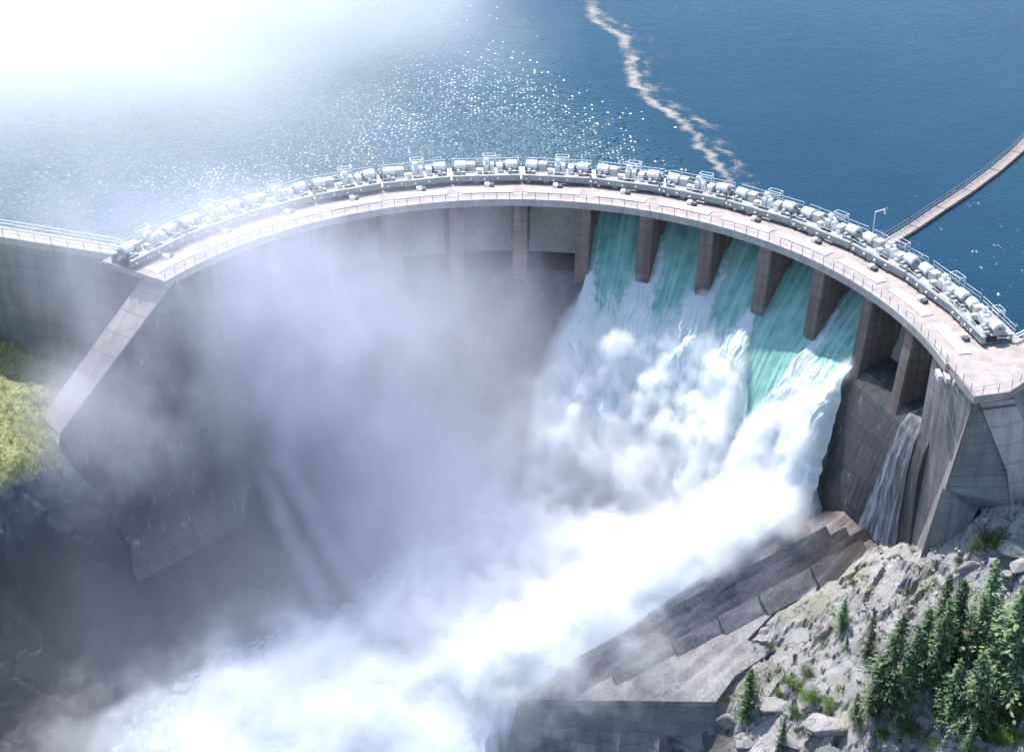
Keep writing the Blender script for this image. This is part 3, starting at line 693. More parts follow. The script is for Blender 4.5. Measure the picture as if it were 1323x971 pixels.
foam = np.maximum(foam, np.clip(low, 0, 1)) * (1 - clear)
bulge = bulge * (1 - clear)
X = CX + rr * np.cos(R(1) * aa); Y = CY + rr * np.sin(R(1) * aa)
up_ = .45 + .55 * sstep(8, 22, after)
b1 = billow(aa * .75 * .22, ll * .13, 1.1, 3, .45); b2 = billow(X * .34, Y * .34, zz * .26, 4, .42)
st_ = fbm(aa * 2.2, ll * .12, 5.5, 4)
amp = sstep(0, 5, after) * foam
grow = .5 + 1.7 * sstep(4, 24, after)
disp = amp * (grow * (.8 * b1 + .55 * b2) + .25 * st_ * 2) + bulge * (.8 + .6 * sstep(3, 12, after)) + .12 * st_ * sstep(LN - 4, LN + 3, ll)
near = np.exp(-((aa - 37.6) / 5.) ** 2) * sstep(6, 14, after) * sstep(34, 18, after)
disp += near * foam * (.8 + .8 * b2)
edge = np.minimum(pp_, 1 - pp_); taper = sstep(0, .03, edge)
disp = (disp - 1.1 * amp * sstep(5, 14, after)) * (.25 + .75 * taper) - 1.5 * (1 - sstep(0, .012, edge)) * sstep(2, 8, after)
dr = np.gradient(rr, axis=1); dz = np.gradient(zz, axis=1); ln_ = np.hypot(dr, dz) + 1e-9
nr, nz = dz / ln_, -dr / ln_                                      # outward: away from the face and up
r2 = rr + nr * disp * 1.0; z2 = zz + nz * disp
# ragged tangential shift so the edges fray
aa2 = aa + amp * 1.1 * pnoise(X * .3, zz * .3, 8.) + amp * .5 * pnoise(X * .9, zz * .8, 2.)
V = np.stack([CX + r2 * np.cos(R(1) * aa2), CY + r2 * np.sin(R(1) * aa2), z2], -1)
strk = fbm(aa * 1.6, ll * .07, 4.2, 4) * 1.2 + .5 * fbm(aa * .4, ll * .15, 1.2, 3)
wf = grid_mesh('waterfall', V, M['fall'], {'foam': foam, 'streak': strk}); wf['kind'] = 'structure'

# thin sheet leaking down the last bay
na, nt_ = 60, 160; pa, pl_ = np.meshgrid(np.linspace(0, 1, na), np.linspace(0, 1, nt_), indexing='ij')
fz = -9.75 - pl_ * 22; fr0 = np.interp(-fz, [9.6, 10.7, 12.5, 16, 21, 28, 38], [53, 49.8, 48.6, 47.3, 46, 44.3, 41.6]) - .2 - .12 * billow(pa * 5, pl_ * 4, 3., 3) * sstep(0, .3, pl_)
la = 10.2 + 4.3 * pa + 2.6 * pa * pl_
fr = fr0 + face_shift(la, fz)
sheet_foam = .22 + .3 * np.exp(-((pa - .5) / .4) ** 2) + .4 * pnoise(pa * 9, pl_ * 2.2, 4.4) + .25 * np.exp(-((pa - .9) / .1) ** 2) + .25 * pl_
V = np.stack([CX + fr * np.cos(R(1) * la), CY + fr * np.sin(R(1) * la), fz], -1)
M['seep'] = watermat('thin overflow', (.10, .10, .11), fsc=(2.6, 2.6, .3), rough=.35, bs=.2, lo=.25, hi=1.15, foamcol=(.7, .73, .78))
grid_mesh('overflow_water', V, M['seep'], {'foam': np.clip(sheet_foam * .8, 0, 1)})['kind'] = 'structure'

# the boiling pool and the river leaving it
gx, gy = np.meshgrid(np.arange(-75, 44, .26), np.arange(70, 184, .26), indexing='ij')
rad = np.hypot(gx - CX, gy - CY); ang = np.degrees(np.arctan2(gy - CY, gx - CX))
imp = np.exp(-((rad - 31) / 5.5) ** 2) * sstep(20, 34, ang) * sstep(92, 80, ang)
trough = np.exp(-(((gx - 2) * .75 + (gy - 150) * .66) / 30) ** 2)
spread = np.exp(-((gx - 10) / 24) ** 2 - ((gy - 152) / 20) ** 2)
bz = billow(gx * .16, gy * .16, 2.2, 5, .5); bz2 = billow(gx * .5, gy * .5, 9.2, 4, .55)
z = -46.0 - 5. * sstep(150, 126, gy) + 4.6 * imp * (.5 + .8 * bz) + spread * (1.2 + 3.2 * bz) + (.5 + 1.2 * spread) * bz2 * .8 + 1.1 * bz * sstep(60, 110, gy)
azz = apron_z(gx, gy)
_ex, _ey = gx - o_.x, gy - o_.y; _vh = Vector((v_.x, v_.y)).normalized(); _uh = Vector((-_vh.y, _vh.x)); _uh = _uh if _uh.x * u_.x + _uh.y * u_.y > 0 else -_uh
dv = -(_ex * _vh.x + _ey * _vh.y) - 2.9 * 1.15; du = _ex * _uh.x + _ey * _uh.y
hug = azz - .1 + (.1 + .9 * bz + .7 * bz2) * sstep(-.5, 3., dv) + .35 * sstep(0, 3.5, dv) - .5 * np.clip(dv - 2.5, 0, None) - 1.6 * np.clip(dv - 7, 0, None) - 1.1 * np.clip(du - 37, 0, None) - .9 * np.clip(-2 - du, 0, None)
z = np.where(dv > -.6, np.maximum(z, hug), np.minimum(z, azz - .6))
z = np.where((dv <= -.6) & (gx > -3), -62. , z)
z = np.where((gy < 139.5) & (gx > -1.5), -62., z)
fm = np.clip(.35 + .5 * spread + imp + .55 * np.exp(-((gx + 8) / 30) ** 2 - ((gy - 135) / 32) ** 2), 0, 1) + .25 * bz2
fm = np.maximum(fm, .9 * sstep(16, 6, np.abs(dv)) * sstep(-6, 0, du))
fm = np.clip(fm * (.55 + .45 * sstep(-62, -40, gx + (150 - gy) * .2)), 0, 1)
wd = z - base_h(gx, gy); fm = fm * sstep(.3, 4.5, wd + 2.2 * bz2 + 1.5 * fbm(gx * .2, gy * .2, 6., 3)); z = np.where(gx < -12, -46. - 5. * sstep(150, 126, gy) + (z + 46. + 5. * sstep(150, 126, gy)) * sstep(0, 4, wd), z)
grid_mesh('river', np.stack([gx, gy, z], -1), M['pool'], {'foam': fm})['kind'] = 'structure'
gx, gy = np.meshgrid(np.arange(-75, 60, 2.), np.arange(-80, 71, 2.), indexing='ij')
grid_mesh('river', np.stack([gx, gy, -51.2 + .6 * billow(gx * .16, gy * .16, 2.2, 3)], -1), M['pool'], {'foam': np.full(gx.shape, .3)})['kind'] = 'structure'

# the lake
m, nt = nmat('lake water'); g = G(nt); p = g.pos(); sx, sy, sz = g.sep(p)
l0, l1 = U(893, 222, WL), U(690, 40, WL); ld = (l1 - l0).normalized()
side = g.math('ADD', g.math('MULTIPLY', g.math('SUBTRACT', sx, l0.x), ld.y), g.math('MULTIPLY', g.math('SUBTRACT', sy, l0.y), -ld.x))   # >0 to the right of the wind line
side = g.math('ADD', side, g.math('MULTIPLY', g.math('SUBTRACT', g.noise(p, .06, 3), .5), 14.))
windy = g.mr(side, -20., 4., 1., 0., True)
patch = g.mr(g.noise(p, .035, 4, .6), .34, .56, .35, 1.)
wave = g.noise(g.scalevec(p, (1., 1.3, 1.)), 1.5, 3, .5)
swell = g.noise(p, .35, 2)
amp = g.math('ADD', .10, g.math('MULTIPLY', g.math('MULTIPLY', windy, patch), .40))
bmp0 = g.bump(g.math('MULTIPLY', g.math('ADD', wave, g.math('MULTIPLY', swell, .8)), amp), 1., .5)
pw = g.vmath('ADD', p, g.scalevec(g.vmath('SUBTRACT', g.n('ShaderNodeTexNoise').outputs['Color'], (.5, .5, .5)), (0, 0, 0)))
vo = g.n('ShaderNodeTexVoronoi', feature='F1', voronoi_dimensions='2D'); g.put(vo.inputs['Vector'], g.scalevec(p, (1.15, .82, 1.))); vo.inputs['Scale'].default_value = 1.45
vx, vy, vz = g.sep(vo.outputs['Color'])
facet = g.math('MULTIPLY', g.mr(vo.outputs['Distance'], .26, .36, 1., 0.), g.math('GREATER_THAN', g.math('MULTIPLY', g.math('MULTIPLY', windy, g.mr(g.noise(p, .07, 4, .65), .28, .48, .9, 2.2)), g.mr(sy, 208., 262., 1., .06)), vz))
tilt = g.n('ShaderNodeCombineXYZ'); g.put(tilt.inputs[0], g.mr(vx, 0., 1., -.25, .14)); g.put(tilt.inputs[1], g.mr(vy, 0., 1., -.52, -.32))
sc_ = g.n('ShaderNodeVectorMath', operation='SCALE'); g.put(sc_.inputs[0], tilt.outputs[0]); g.put(sc_.inputs[3], facet)
bmp = g.vmath('NORMALIZE', g.vmath('ADD', bmp0, sc_.outputs[0]))
gl = U(120, 30, WL); gd = g.vmath('DISTANCE', p, tuple(gl))
rough = g.math('MAXIMUM', g.mr(gd, 15., 90., .38, .09, True), g.math('MULTIPLY', facet, .20))
n1 = g.noise(p, .03, 4)
c = g.mix(g.mr(n1, .35, .65), (.003, .028, .052), (.005, .036, .064))
c = g.mix(windy, c, (.014, .058, .088))
# small flecks of foam to the right of the floating walkway
fl = g.noise(g.scalevec(p, (1.2, .5, 1)), .9, 5, .7); fk = U(1210, 340, WL)
fl = g.math('MULTIPLY', g.mr(fl, .65, .70), g.mr(g.vmath('DISTANCE', p, tuple(fk)), 4., 26., 1., 0.))
c = g.mix(fl, c, (.6, .65, .68))
g.out(c, rough, bmp, .33, extra={'IOR': 1.33})
bd = [(82, 164), tuple(U(1345, 434, WL).xy), tuple(U(1292, 443, WL).xy)] + [tuple(pol(a, 60.26).xy) for a in np.linspace(A_R + 1, 139, 90)] + [tuple(p_.xy) for p_ in reversed(us)]
n = len(bd); vs = []
for i, (x, y) in enumerate(bd):
    t = R(2 + 149 * i / (n - 1))
    for L in (0, 40, 160, 700, 8000): vs.append((x + L * math.cos(t), y + L * math.sin(t) + (L * .02), WL))
me = MB().add(vs, [(i * 5 + j, i * 5 + j + 1, i * 5 + j + 6, i * 5 + j + 5) for i in range(n - 1) for j in range(4)]).me('lake', recalc=False)
if me.polygons[0].normal.z < 0: me.flip_normals()
link('lake', me, m)['kind'] = 'structure'

# tan line of foam and scum drifting on the lake
m, nt = nmat('lake scum'); g = G(nt); p = g.pos(); f = g.attr('foam')
n = g.noise(p, .75, 7, .7, .6)
al = g.mr(g.math('ADD', f, g.math('MULTIPLY', g.math('SUBTRACT', n, .5), 1.1)), .24, .95, 0., .72, True)
bs = g.n('ShaderNodeBsdfDiffuse'); bs.inputs['Color'].default_value = (.40, .375, .35, 1); tr = g.n('ShaderNodeBsdfTransparent'); mx = g.n('ShaderNodeMixShader')
g.put(mx.inputs[0], al); nt.links.new(tr.outputs[0], mx.inputs[1]); nt.links.new(bs.outputs[0], mx.inputs[2]); o = g.n('ShaderNodeOutputMaterial'); nt.links.new(mx.outputs[0], o.inputs[0])
fp = [U(*q, WL) for q in ((752, -40), (764, 0), (772, 30), (800, 45), (818, 75), (822, 100), (838, 128), (865, 148), (890, 162), (903, 185), (922, 206), (938, 232), (952, 242))]
n = 260; k = 40; V = np.zeros((n, k, 3)); fa = np.zeros((n, k))
for i in range(n):
    s = i / (n - 1) * (len(fp) - 1); j = min(int(s), len(fp) - 2); c = fp[j].lerp(fp[j + 1], s - j); c.x += 1.1 * float(pnoise(i * .13, .5, .5)) + .5 * float(pnoise(i * .4, 3.5, .5))
    t = i / (n - 1)
    for q in range(k):
        o_ = q / (k - 1) * 10 - 2.2; V[i, q] = (c.x + o_, c.y, WL + .012)
        core = math.exp(-(o_ / (1.9 - .9 * t)) ** 2) * (.66 + .3 * float(pnoise(i * .11, 7.5, 1.5))); wisp = .52 * math.exp(-((o_ - 2.5) / 3.2) ** 2) * (.4 + .9 * float(pnoise(i * .09, q * .12, 6.)) + .2)
        fa[i, q] = max(core, wisp) * (1 if 0 < q < k - 1 else 0)
tag(grid_mesh('foam_line', V, m, {'foam': fa}), 'crooked tan line of foam and scum drifting on the dark blue lake', kind='stuff')

FALLD = .95
# ------------------------------------------------------------------ spray and mist: one density grid
mm, nt = nmat('mist'); g = G(nt)
pv = g.n('ShaderNodeVolumePrincipled'); pv.inputs['Color'].default_value = (.985, .992, 1, 1); pv.inputs['Density'].default_value = 1.0; pv.inputs['Density Attribute'].default_value = 'density'; pv.inputs['Anisotropy'].default_value = .25
o = g.n('ShaderNodeOutputMaterial'); nt.links.new(pv.outputs[0], o.inputs['Volume'])
gn = bpy.data.node_groups.new('mist_grid', 'GeometryNodeTree'); gn.interface.new_socket('Geometry', in_out='OUTPUT', socket_type='NodeSocketGeometry')
g = G(gn); P_ = g.n('GeometryNodeInputPosition').outputs[0]
MN, MX = (-86, 92, -52), (50, 212, 12)
def blob(c, r, d, nz, lo=1., hi=.38):
    q = g.vmath('MULTIPLY', g.vmath('SUBTRACT', P_, tuple(c)), tuple(1 / v for v in r)); L = g.vmath('LENGTH', q)
    L = g.math('ADD', L, g.math('MULTIPLY', nz, 1.0))
    return g.math('MULTIPLY', g.mr(L, lo, hi, 0., 1., True), d)
nzA = g.math('SUBTRACT', g.noise(g.scalevec(P_, (1, 1, .8)), .085, 5, .6, .3), .5)
nzB = g.math('SUBTRACT', g.noise(P_, .17, 8, .66, .35), .5)
nA = g.math('MULTIPLY', nzA, 1.6); nB = g.math('MULTIPLY', nzB, 2.2)
BL_ = []
for a, d in ((82, .25), (70, .25), (58, .25), (46, .25), (34, .2)): BL_.append(blob(pol(a, 31, -42), (6.5, 6.5, 6), d, nB))
BL_ += [blob(U(780, 750, -41), (20, 13, 10), .6, nB), blob(U(620, 800, -43), (18, 14, 9), .45, nB), blob(U(940, 715, -34), (11, 9, 8), .45, nB), blob(U(720, 840, -42), (12, 10, 6), .35, nB),
        blob(U(420, 890, -45), (17, 13, 8), .28, nB), blob(U(240, 950, -45), (15, 10, 6), .12, nB), blob(U(540, 920, -45), (14, 10, 6), .22, nB)]
BL_ += [blob(pol(70, 35, -32), (10, 7, 10), .05, nB), blob(pol(52, 35, -32), (12, 7, 10), .05, nB), blob(pol(84, 36, -30), (7, 6, 13), .07, nB)]
BL_ += [blob((6, 152, -40), (26, 16, 9), .16, nB), blob((-8, 152, -42), (28, 24, 12), .03, nA), blob(U(330, 810, -44), (13, 10, 6), .12, nB), blob(U(230, 890, -44), (12, 9, 5), .10, nB), blob(U(110, 955, -44), (12, 9, 4.5), .07, nB)]
for p_, q_ in ((U(320, 590, -27), U(430, 800, -45)), (U(356, 580, -27), U(460, 770, -45))):
    ab_ = q_ - p_; t_ = g.math('DIVIDE', g.vmath('DOT_PRODUCT', g.vmath('SUBTRACT', P_, tuple(p_)), tuple(ab_)), ab_.length_squared, clamp=True)
    sc_ = g.n('ShaderNodeVectorMath', operation='SCALE'); sc_.inputs[0].default_value = tuple(ab_); g.put(sc_.inputs[3], t_)
    ds_ = g.vmath('DISTANCE', P_, g.vmath('ADD', sc_.outputs[0], tuple(p_)))
    BL_.append(g.math('MULTIPLY', g.mr(g.math('ADD', ds_, g.math('MULTIPLY', nzB, 1.5)), .5, 1.9, .32, 0., True), g.mr(t_, 0., .25, 0., 1.)))
for q_ in ((985, 650), (910, 690), (840, 728), (765, 770), (695, 810), (630, 845)): BL_.append(blob(A(*q_, up=1.5), (7.5, 7.5, 5), .5, nB, 1., .1))
den = BL_[0]
for b in BL_[1:]: den = g.math('ADD', den, b)
den = g.math('MULTIPLY', den, g.mr(g.noise(P_, .5, 5, .65, .4), .3, .66, .45, 1.5))
vc = g.n('GeometryNodeVolumeCube'); g.put(vc.inputs['Density'], den); vc.inputs['Min'].default_value = MN; vc.inputs['Max'].default_value = MX
for a, b in zip('XYZ', (250, 220, 118)): vc.inputs['Resolution ' + a].default_value = b
sm = g.n('GeometryNodeSetMaterial'); sm.inputs['Material'].default_value = mm; gn.links.new(vc.outputs[0], sm.inputs[0])
go = g.n('NodeGroupOutput'); gn.links.new(sm.outputs[0], go.inputs[0])
me = bpy.data.meshes.new('spray_mist'); me.materials.append(mm); mist = bpy.data.objects.new('spray_mist', me); COL.objects.link(mist)
md = mist.modifiers.new('mist', 'NODES'); md.node_group = gn
tag(mist, 'white spray and drifting mist rising from the foot of the falling water', kind='stuff')

# thin bluish veil drifting before the left and centre of the dam
gn4 = bpy.data.node_groups.new('veil_grid', 'GeometryNodeTree'); gn4.interface.new_socket('Geometry', in_out='OUTPUT', socket_type='NodeSocketGeometry')
g = G(gn4); P_ = g.n('GeometryNodeInputPosition').outputs[0]
nzA = g.math('SUBTRACT', g.noise(g.scalevec(P_, (1, 1, .7)), .075, 5, .6, .4), .5); nA = g.math('MULTIPLY', nzA, .9); nB = g.math('MULTIPLY', g.math('SUBTRACT', g.noise(g.scalevec(P_, (1, 1, .6)), .16, 5, .65, .5), .5), 1.5)
VL = [blob((-17, 175, -24), (31, 20, 34), .055, nA, 1.15, 0.), blob((-36, 172, -10), (26, 18, 24), .055, nB, 1.15, 0.), blob((-16, 178, -8), (24, 11, 14), .030, nB, 1.15, 0.), blob((-12, 166, -34), (24, 17, 20), .045, nB, 1.15, 0.),
      blob((-42, 180, -1), (26, 13, 12), .048, nA, 1.15, 0.), blob((-26, 152, -34), (42, 32, 24), .010, nA, 1., 0.), blob((-6, 160, -38), (26, 18, 16), .04, nB, 1.1, 0.), blob((26, 166, -34), (24, 14, 12), .012, nA), blob((-44, 140, -34), (34, 32, 26), .004, nA, 1., 0.), blob((-50, 161, -16), (13, 11, 14), .065, nB, 1.1, 0.)]
den = VL[0]
for b in VL[1:]: den = g.math('ADD', den, b)
fib = g.mr(g.noise(g.scalevec(P_, (.8, .8, .4)), .33, 6, .7, .8), .32, .66, .6, 1.35); den = g.math('MULTIPLY', den, fib)
vc = g.n('GeometryNodeVolumeCube'); g.put(vc.inputs['Density'], den); vc.inputs['Min'].default_value = (-76, 108, -50); vc.inputs['Max'].default_value = (50, 208, 14)
for a, b in zip('XYZ', (158, 125, 80)): vc.inputs['Resolution ' + a].default_value = b
mv = mm.copy(); mv.name = 'veil'; [n for n in mv.node_tree.nodes if n.type == 'PRINCIPLED_VOLUME'][0].inputs['Color'].default_value = (.90, .905, .975, 1)  # bluer copy of the mist, skylit shade put into its colour
sm = g.n('GeometryNodeSetMaterial'); sm.inputs['Material'].default_value = mv; gn4.links.new(vc.outputs[0], sm.inputs[0])
go = g.n('NodeGroupOutput'); gn4.links.new(sm.outputs[0], go.inputs[0])
me = bpy.data.meshes.new('mist_veil'); me.materials.append(mv); mist4 = bpy.data.objects.new('mist_veil', me); COL.objects.link(mist4)
mist4.modifiers.new('mist', 'NODES').node_group = gn4
tag(mist4, 'pale lavender veil of mist over the left and centre of the dam face', kind='stuff')

# dense puffs of spray riding on the falling water
gn3 = bpy.data.node_groups.new('fall_spray_grid', 'GeometryNodeTree'); gn3.interface.new_socket('Geometry', in_out='OUTPUT', socket_type='NodeSocketGeometry')
g = G(gn3); P_ = g.n('GeometryNodeInputPosition').outputs[0]; sx, sy, sz = g.sep(P_)
dx_, dy_ = g.math('SUBTRACT', sx, CX), g.math('SUBTRACT', sy, CY)
rr_ = g.math('SQRT', g.math('ADD', g.math('MULTIPLY', dx_, dx_), g.math('MULTIPLY', dy_, dy_))); an_ = g.math('MULTIPLY', g.math('ARCTAN2', dy_, dx_), 180 / PI)
def chain(v, xs, ys):
    o = None
    for i in range(len(xs) - 1):
        q = g.mr(v, xs[i], xs[i + 1], 0., ys[i + 1] - ys[i]); o = q if o is None else g.math('ADD', o, q)
    return g.math('ADD', o, ys[0])
dep = g.math('MULTIPLY', sz, -1.)
rs_ = chain(dep, [10.1, 12.9, 17., 23., 30., 38., 47.], [49.4, 47.2, 44.8, 42.2, 39.4, 36.6, 34.2])
front = g.math('SUBTRACT', rs_, rr_)                                    # metres in front of the sheet
n1 = g.math('SUBTRACT', g.noise(g.scalevec(P_, (1, 1, .7)), .2, 3, .5, .2), .5); n2 = g.math('SUBTRACT', g.noise(g.scalevec(P_, (1, 1, .75)), .55, 5, .55), .5)
thick = chain(dep, [11., 15., 21., 30., 40.], [-.2, 1.6, 3.0, 4.0, 4.8])
lump = g.math('ADD', g.math('MULTIPLY', n1, 10.5), g.math('MULTIPLY', n2, 5.4))
bul = g.math('MULTIPLY', g.math('MULTIPLY', g.mr(g.math('ABSOLUTE', g.math('SUBTRACT', an_, 36.5)), 0., 6., 1., 0., True), g.mr(dep, 15., 22., 0., 1., True)), 2.2)
lump = g.math('ADD', lump, bul)
val = g.math('SUBTRACT', g.math('ADD', thick, lump), front)
d_ = g.math('MULTIPLY', g.mr(val, -.3, 1.5, 0., 1., True), g.mr(front, -2., -.5, 0., 1.))
lft = chain(dep, [10., 16., 28., 46.], [77.5, 82.5, 86.5, 89.]); wob_ = g.math('MULTIPLY', n1, 7.)
an2 = g.math('ADD', an_, wob_)
d_ = g.math('MULTIPLY', d_, g.math('MULTIPLY', g.mr(g.math('SUBTRACT', lft, an2), 0., 3., 0., 1., True), g.mr(g.math('ADD', an2, chain(dep, [14., 24., 40.], [0., 3.4, 5.2])), 27.2, 30.5, 0., 1., True)))
cw = chain(dep, [10., 14., 20., 27.], [5.2, 4.4, 2.6, 0.])                # leave the clear green bay open
cl_ = g.math('MULTIPLY', g.mr(g.math('SUBTRACT', g.math('ABSOLUTE', g.math('SUBTRACT', an2, 42.2)), cw), -.8, .8, 1., 0., True), g.mr(dep, 26., 29., 1., 0.))
d_ = g.math('MULTIPLY', g.math('MULTIPLY', d_, g.math('SUBTRACT', 1., cl_)), FALLD)
vc = g.n('GeometryNodeVolumeCube'); g.put(vc.inputs['Density'], d_); vc.inputs['Min'].default_value = (-8, 146, -47); vc.inputs['Max'].default_value = (46, 196, -9.5)
for a, b in zip('XYZ', (150, 139, 104)): vc.inputs['Resolution ' + a].default_value = b
sm = g.n('GeometryNodeSetMaterial'); sm.inputs['Material'].default_value = mm; gn3.links.new(vc.outputs[0], sm.inputs[0])
go = g.n('NodeGroupOutput'); gn3.links.new(sm.outputs[0], go.inputs[0])
me = bpy.data.meshes.new('waterfall_spray'); me.materials.append(mm); mist3 = bpy.data.objects.new('waterfall_spray', me); COL.objects.link(mist3)
mist3.modifiers.new('mist', 'NODES').node_group = gn3
tag(mist3, 'billowing white spray riding on the five falling streams of water', kind='stuff')

# mist bank added over the lake on the left to make the bright glare
gn2 = bpy.data.node_groups.new('glare_mist_grid', 'GeometryNodeTree'); gn2.interface.new_socket('Geometry', in_out='OUTPUT', socket_type='NodeSocketGeometry')
g = G(gn2); P_ = g.n('GeometryNodeInputPosition').outputs[0]
nz = g.math('MULTIPLY', g.math('SUBTRACT', g.noise(g.scalevec(P_, (1, 1, 1.5)), .03, 4, .55, .2), .5), .7)
den = blob(tuple(U(110, 10, 6)), (92, 105, 15), .075, nz, 1.0, -.25)
den = g.math('ADD', den, blob(tuple(U(300, 170, 3)), (60, 40, 10), .004, nz, 1.05, 0.))
vc = g.n('GeometryNodeVolumeCube'); g.put(vc.inputs['Density'], den); vc.inputs['Min'].default_value = (-170, 176, -1.9); vc.inputs['Max'].default_value = (10, 420, 20)
for a, b in zip('XYZ', (70, 90, 14)): vc.inputs['Resolution ' + a].default_value = b
sm = g.n('GeometryNodeSetMaterial'); sm.inputs['Material'].default_value = mm; gn2.links.new(vc.outputs[0], sm.inputs[0])
go = g.n('NodeGroupOutput'); gn2.links.new(sm.outputs[0], go.inputs[0])
me = bpy.data.meshes.new('glare_mist'); me.materials.append(mm); mist2 = bpy.data.objects.new('glare_mist', me); COL.objects.link(mist2)
mist2.modifiers.new('mist', 'NODES').node_group = gn2
tag(mist2, 'bright mist added for the glare over the lake at the upper left', kind='stuff')

# ------------------------------------------------------------------ trees, shrubs, boulders
def leaf_mesh(name, V, F, shade):
    me = bpy.data.meshes.new(name); me.from_pydata(V.tolist(), [], F.tolist())
    at = me.attributes.new('shade', 'FLOAT', 'FACE'); at.data.foreach_set('value', np.asarray(shade, np.float32)); me.update(); return me
def conifer_proto(seed, h=10., spread=.22, dens=1., bare=.06, mat='fir'):
    """returns (trunk mesh, crown mesh) of a tree h metres tall"""
    r = np.random.default_rng(seed); m = MB(); bend = r.normal(0, .02, 2)
    tp = lambda s: np.array([bend[0] * h * math.sin(s * 3), bend[1] * h * math.sin(s * 2.4), s * h])
    for i in range(8):
        m.tube(tp(i / 8), tp((i + 1) / 8), .018 * h * (1 - i / 8.2) + .015, 7, .018 * h * (1 - (i + 1) / 8.2) + .012, False)
    V = []; F = []; S = []; wh = int(24 * dens * (h / 10) ** .5 + 6)
    for k in range(wh):
        s = bare + (1 - bare) * ((k + r.random() * .6) / wh) ** .92
        if s > .985: continue
        prof = ((1 - s) ** .8) * min(1, .55 + (s - bare) * 3.2); nb = r.integers(6, 10)
        for j in range(nb):
            if r.random() < .24: continue
            az = 2 * PI * (j + r.random() * .9) / nb; L = spread * h * prof * r.uniform(.4, 1.3) + .12
            d = np.array([math.cos(az), math.sin(az), 0]); c = tp(s); droop = r.uniform(.12, .42); 
            if r.random() < .5: m.tube(c, c + d * L * .8 + np.array([0, 0, -droop * L * .55]), .004 * h, 4, .002 * h, False)
            nl = max(4, int(L / (h * .0115)))
            for q in range(nl):
                t = (q + r.random()) / nl; b = c + d * L * t + np.array([0, 0, -droop * L * t * t + .10 * L * t]); w = .044 * h * (1.05 - .55 * t) * r.uniform(.6, 1.2)
                side = np.array([-d[1], d[0], 0]) * r.choice([-1, 1]); o = b + side * w * r.uniform(0, .55) + r.normal(0, .006 * h, 3)
                u = (d * r.uniform(.5, 1) + side * r.uniform(.3, 1.1) + np.array([0, 0, r.uniform(-.55, .2)])); u /= np.linalg.norm(u)
                v = np.cross(u, [r.normal(0, .5), r.normal(0, .5), 1]); v /= np.linalg.norm(v) + 1e-6
                i0 = len(V); a_ = w * r.uniform(.7, 1.2); b_ = w * .34
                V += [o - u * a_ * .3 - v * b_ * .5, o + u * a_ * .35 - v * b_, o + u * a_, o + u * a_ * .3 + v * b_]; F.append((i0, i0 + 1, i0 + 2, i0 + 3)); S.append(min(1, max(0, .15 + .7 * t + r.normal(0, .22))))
    for q in range(26):
        c = tp(.96 + .04 * r.random()); i0 = len(V); az = r.random() * 6.28; d = np.array([math.cos(az), math.sin(az), 1.2]) * .028 * h; v = np.array([-math.sin(az), math.cos(az), 0]) * .008 * h
        V += [c - v, c + v, c + d + v * .4, c + d - v * .4]; F.append((i0, i0 + 1, i0 + 2, i0 + 3)); S.append(.6)
    return m.me('trunk'), leaf_mesh('crown', np.array(V), np.array(F), S)
def shrub_proto(seed, n=1900):
    r = np.random.default_rng(seed); m = MB(); V = []; F = []; S = []
    cs = [np.array([r.normal(0, .42), r.normal(0, .42), .35 + .35 * r.random()]) for _ in range(11)]; rs = [r.uniform(.22, .46) for _ in cs]
    for c in cs: m.tube((c[0] * .15, c[1] * .15, -.1), c, .035, 5, .012, False)
    for q in range(n):
        k = r.integers(len(cs)); d = r.normal(size=3); d /= np.linalg.norm(d); rad = rs[k] * r.random() ** .35; o = cs[k] + d * rad * np.array([1, 1, .85])
        if o[2] < .02: continue
        u = d + r.normal(0, .8, 3); u /= np.linalg.norm(u); v = np.cross(u, r.normal(size=3)); v /= np.linalg.norm(v) + 1e-6; w = r.uniform(.028, .06); i0 = len(V)
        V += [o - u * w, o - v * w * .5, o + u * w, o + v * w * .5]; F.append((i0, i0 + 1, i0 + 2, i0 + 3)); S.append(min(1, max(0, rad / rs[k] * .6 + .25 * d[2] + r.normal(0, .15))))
    return m.me('stem'), leaf_mesh('foliage', np.array(V), np.array(F), S)
def height_of(px_top, base):
    """height of a vertical thing on base whose top is seen at row px_top"""
    y = -(px_top - 485.5) / FOC; t = base.y / (math.cos(TH) + y * math.sin(TH)); return CAMH + t * (-math.sin(TH) + y * math.cos(TH)) - base.z
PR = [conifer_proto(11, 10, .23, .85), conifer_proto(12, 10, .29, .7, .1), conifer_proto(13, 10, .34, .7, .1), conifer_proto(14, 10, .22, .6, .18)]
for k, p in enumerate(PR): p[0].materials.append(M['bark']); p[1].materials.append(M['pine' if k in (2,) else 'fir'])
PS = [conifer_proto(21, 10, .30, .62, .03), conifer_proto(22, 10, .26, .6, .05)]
for p in PS: p[0].materials.append(M['bark']); p[1].materials.append(M['fir'])
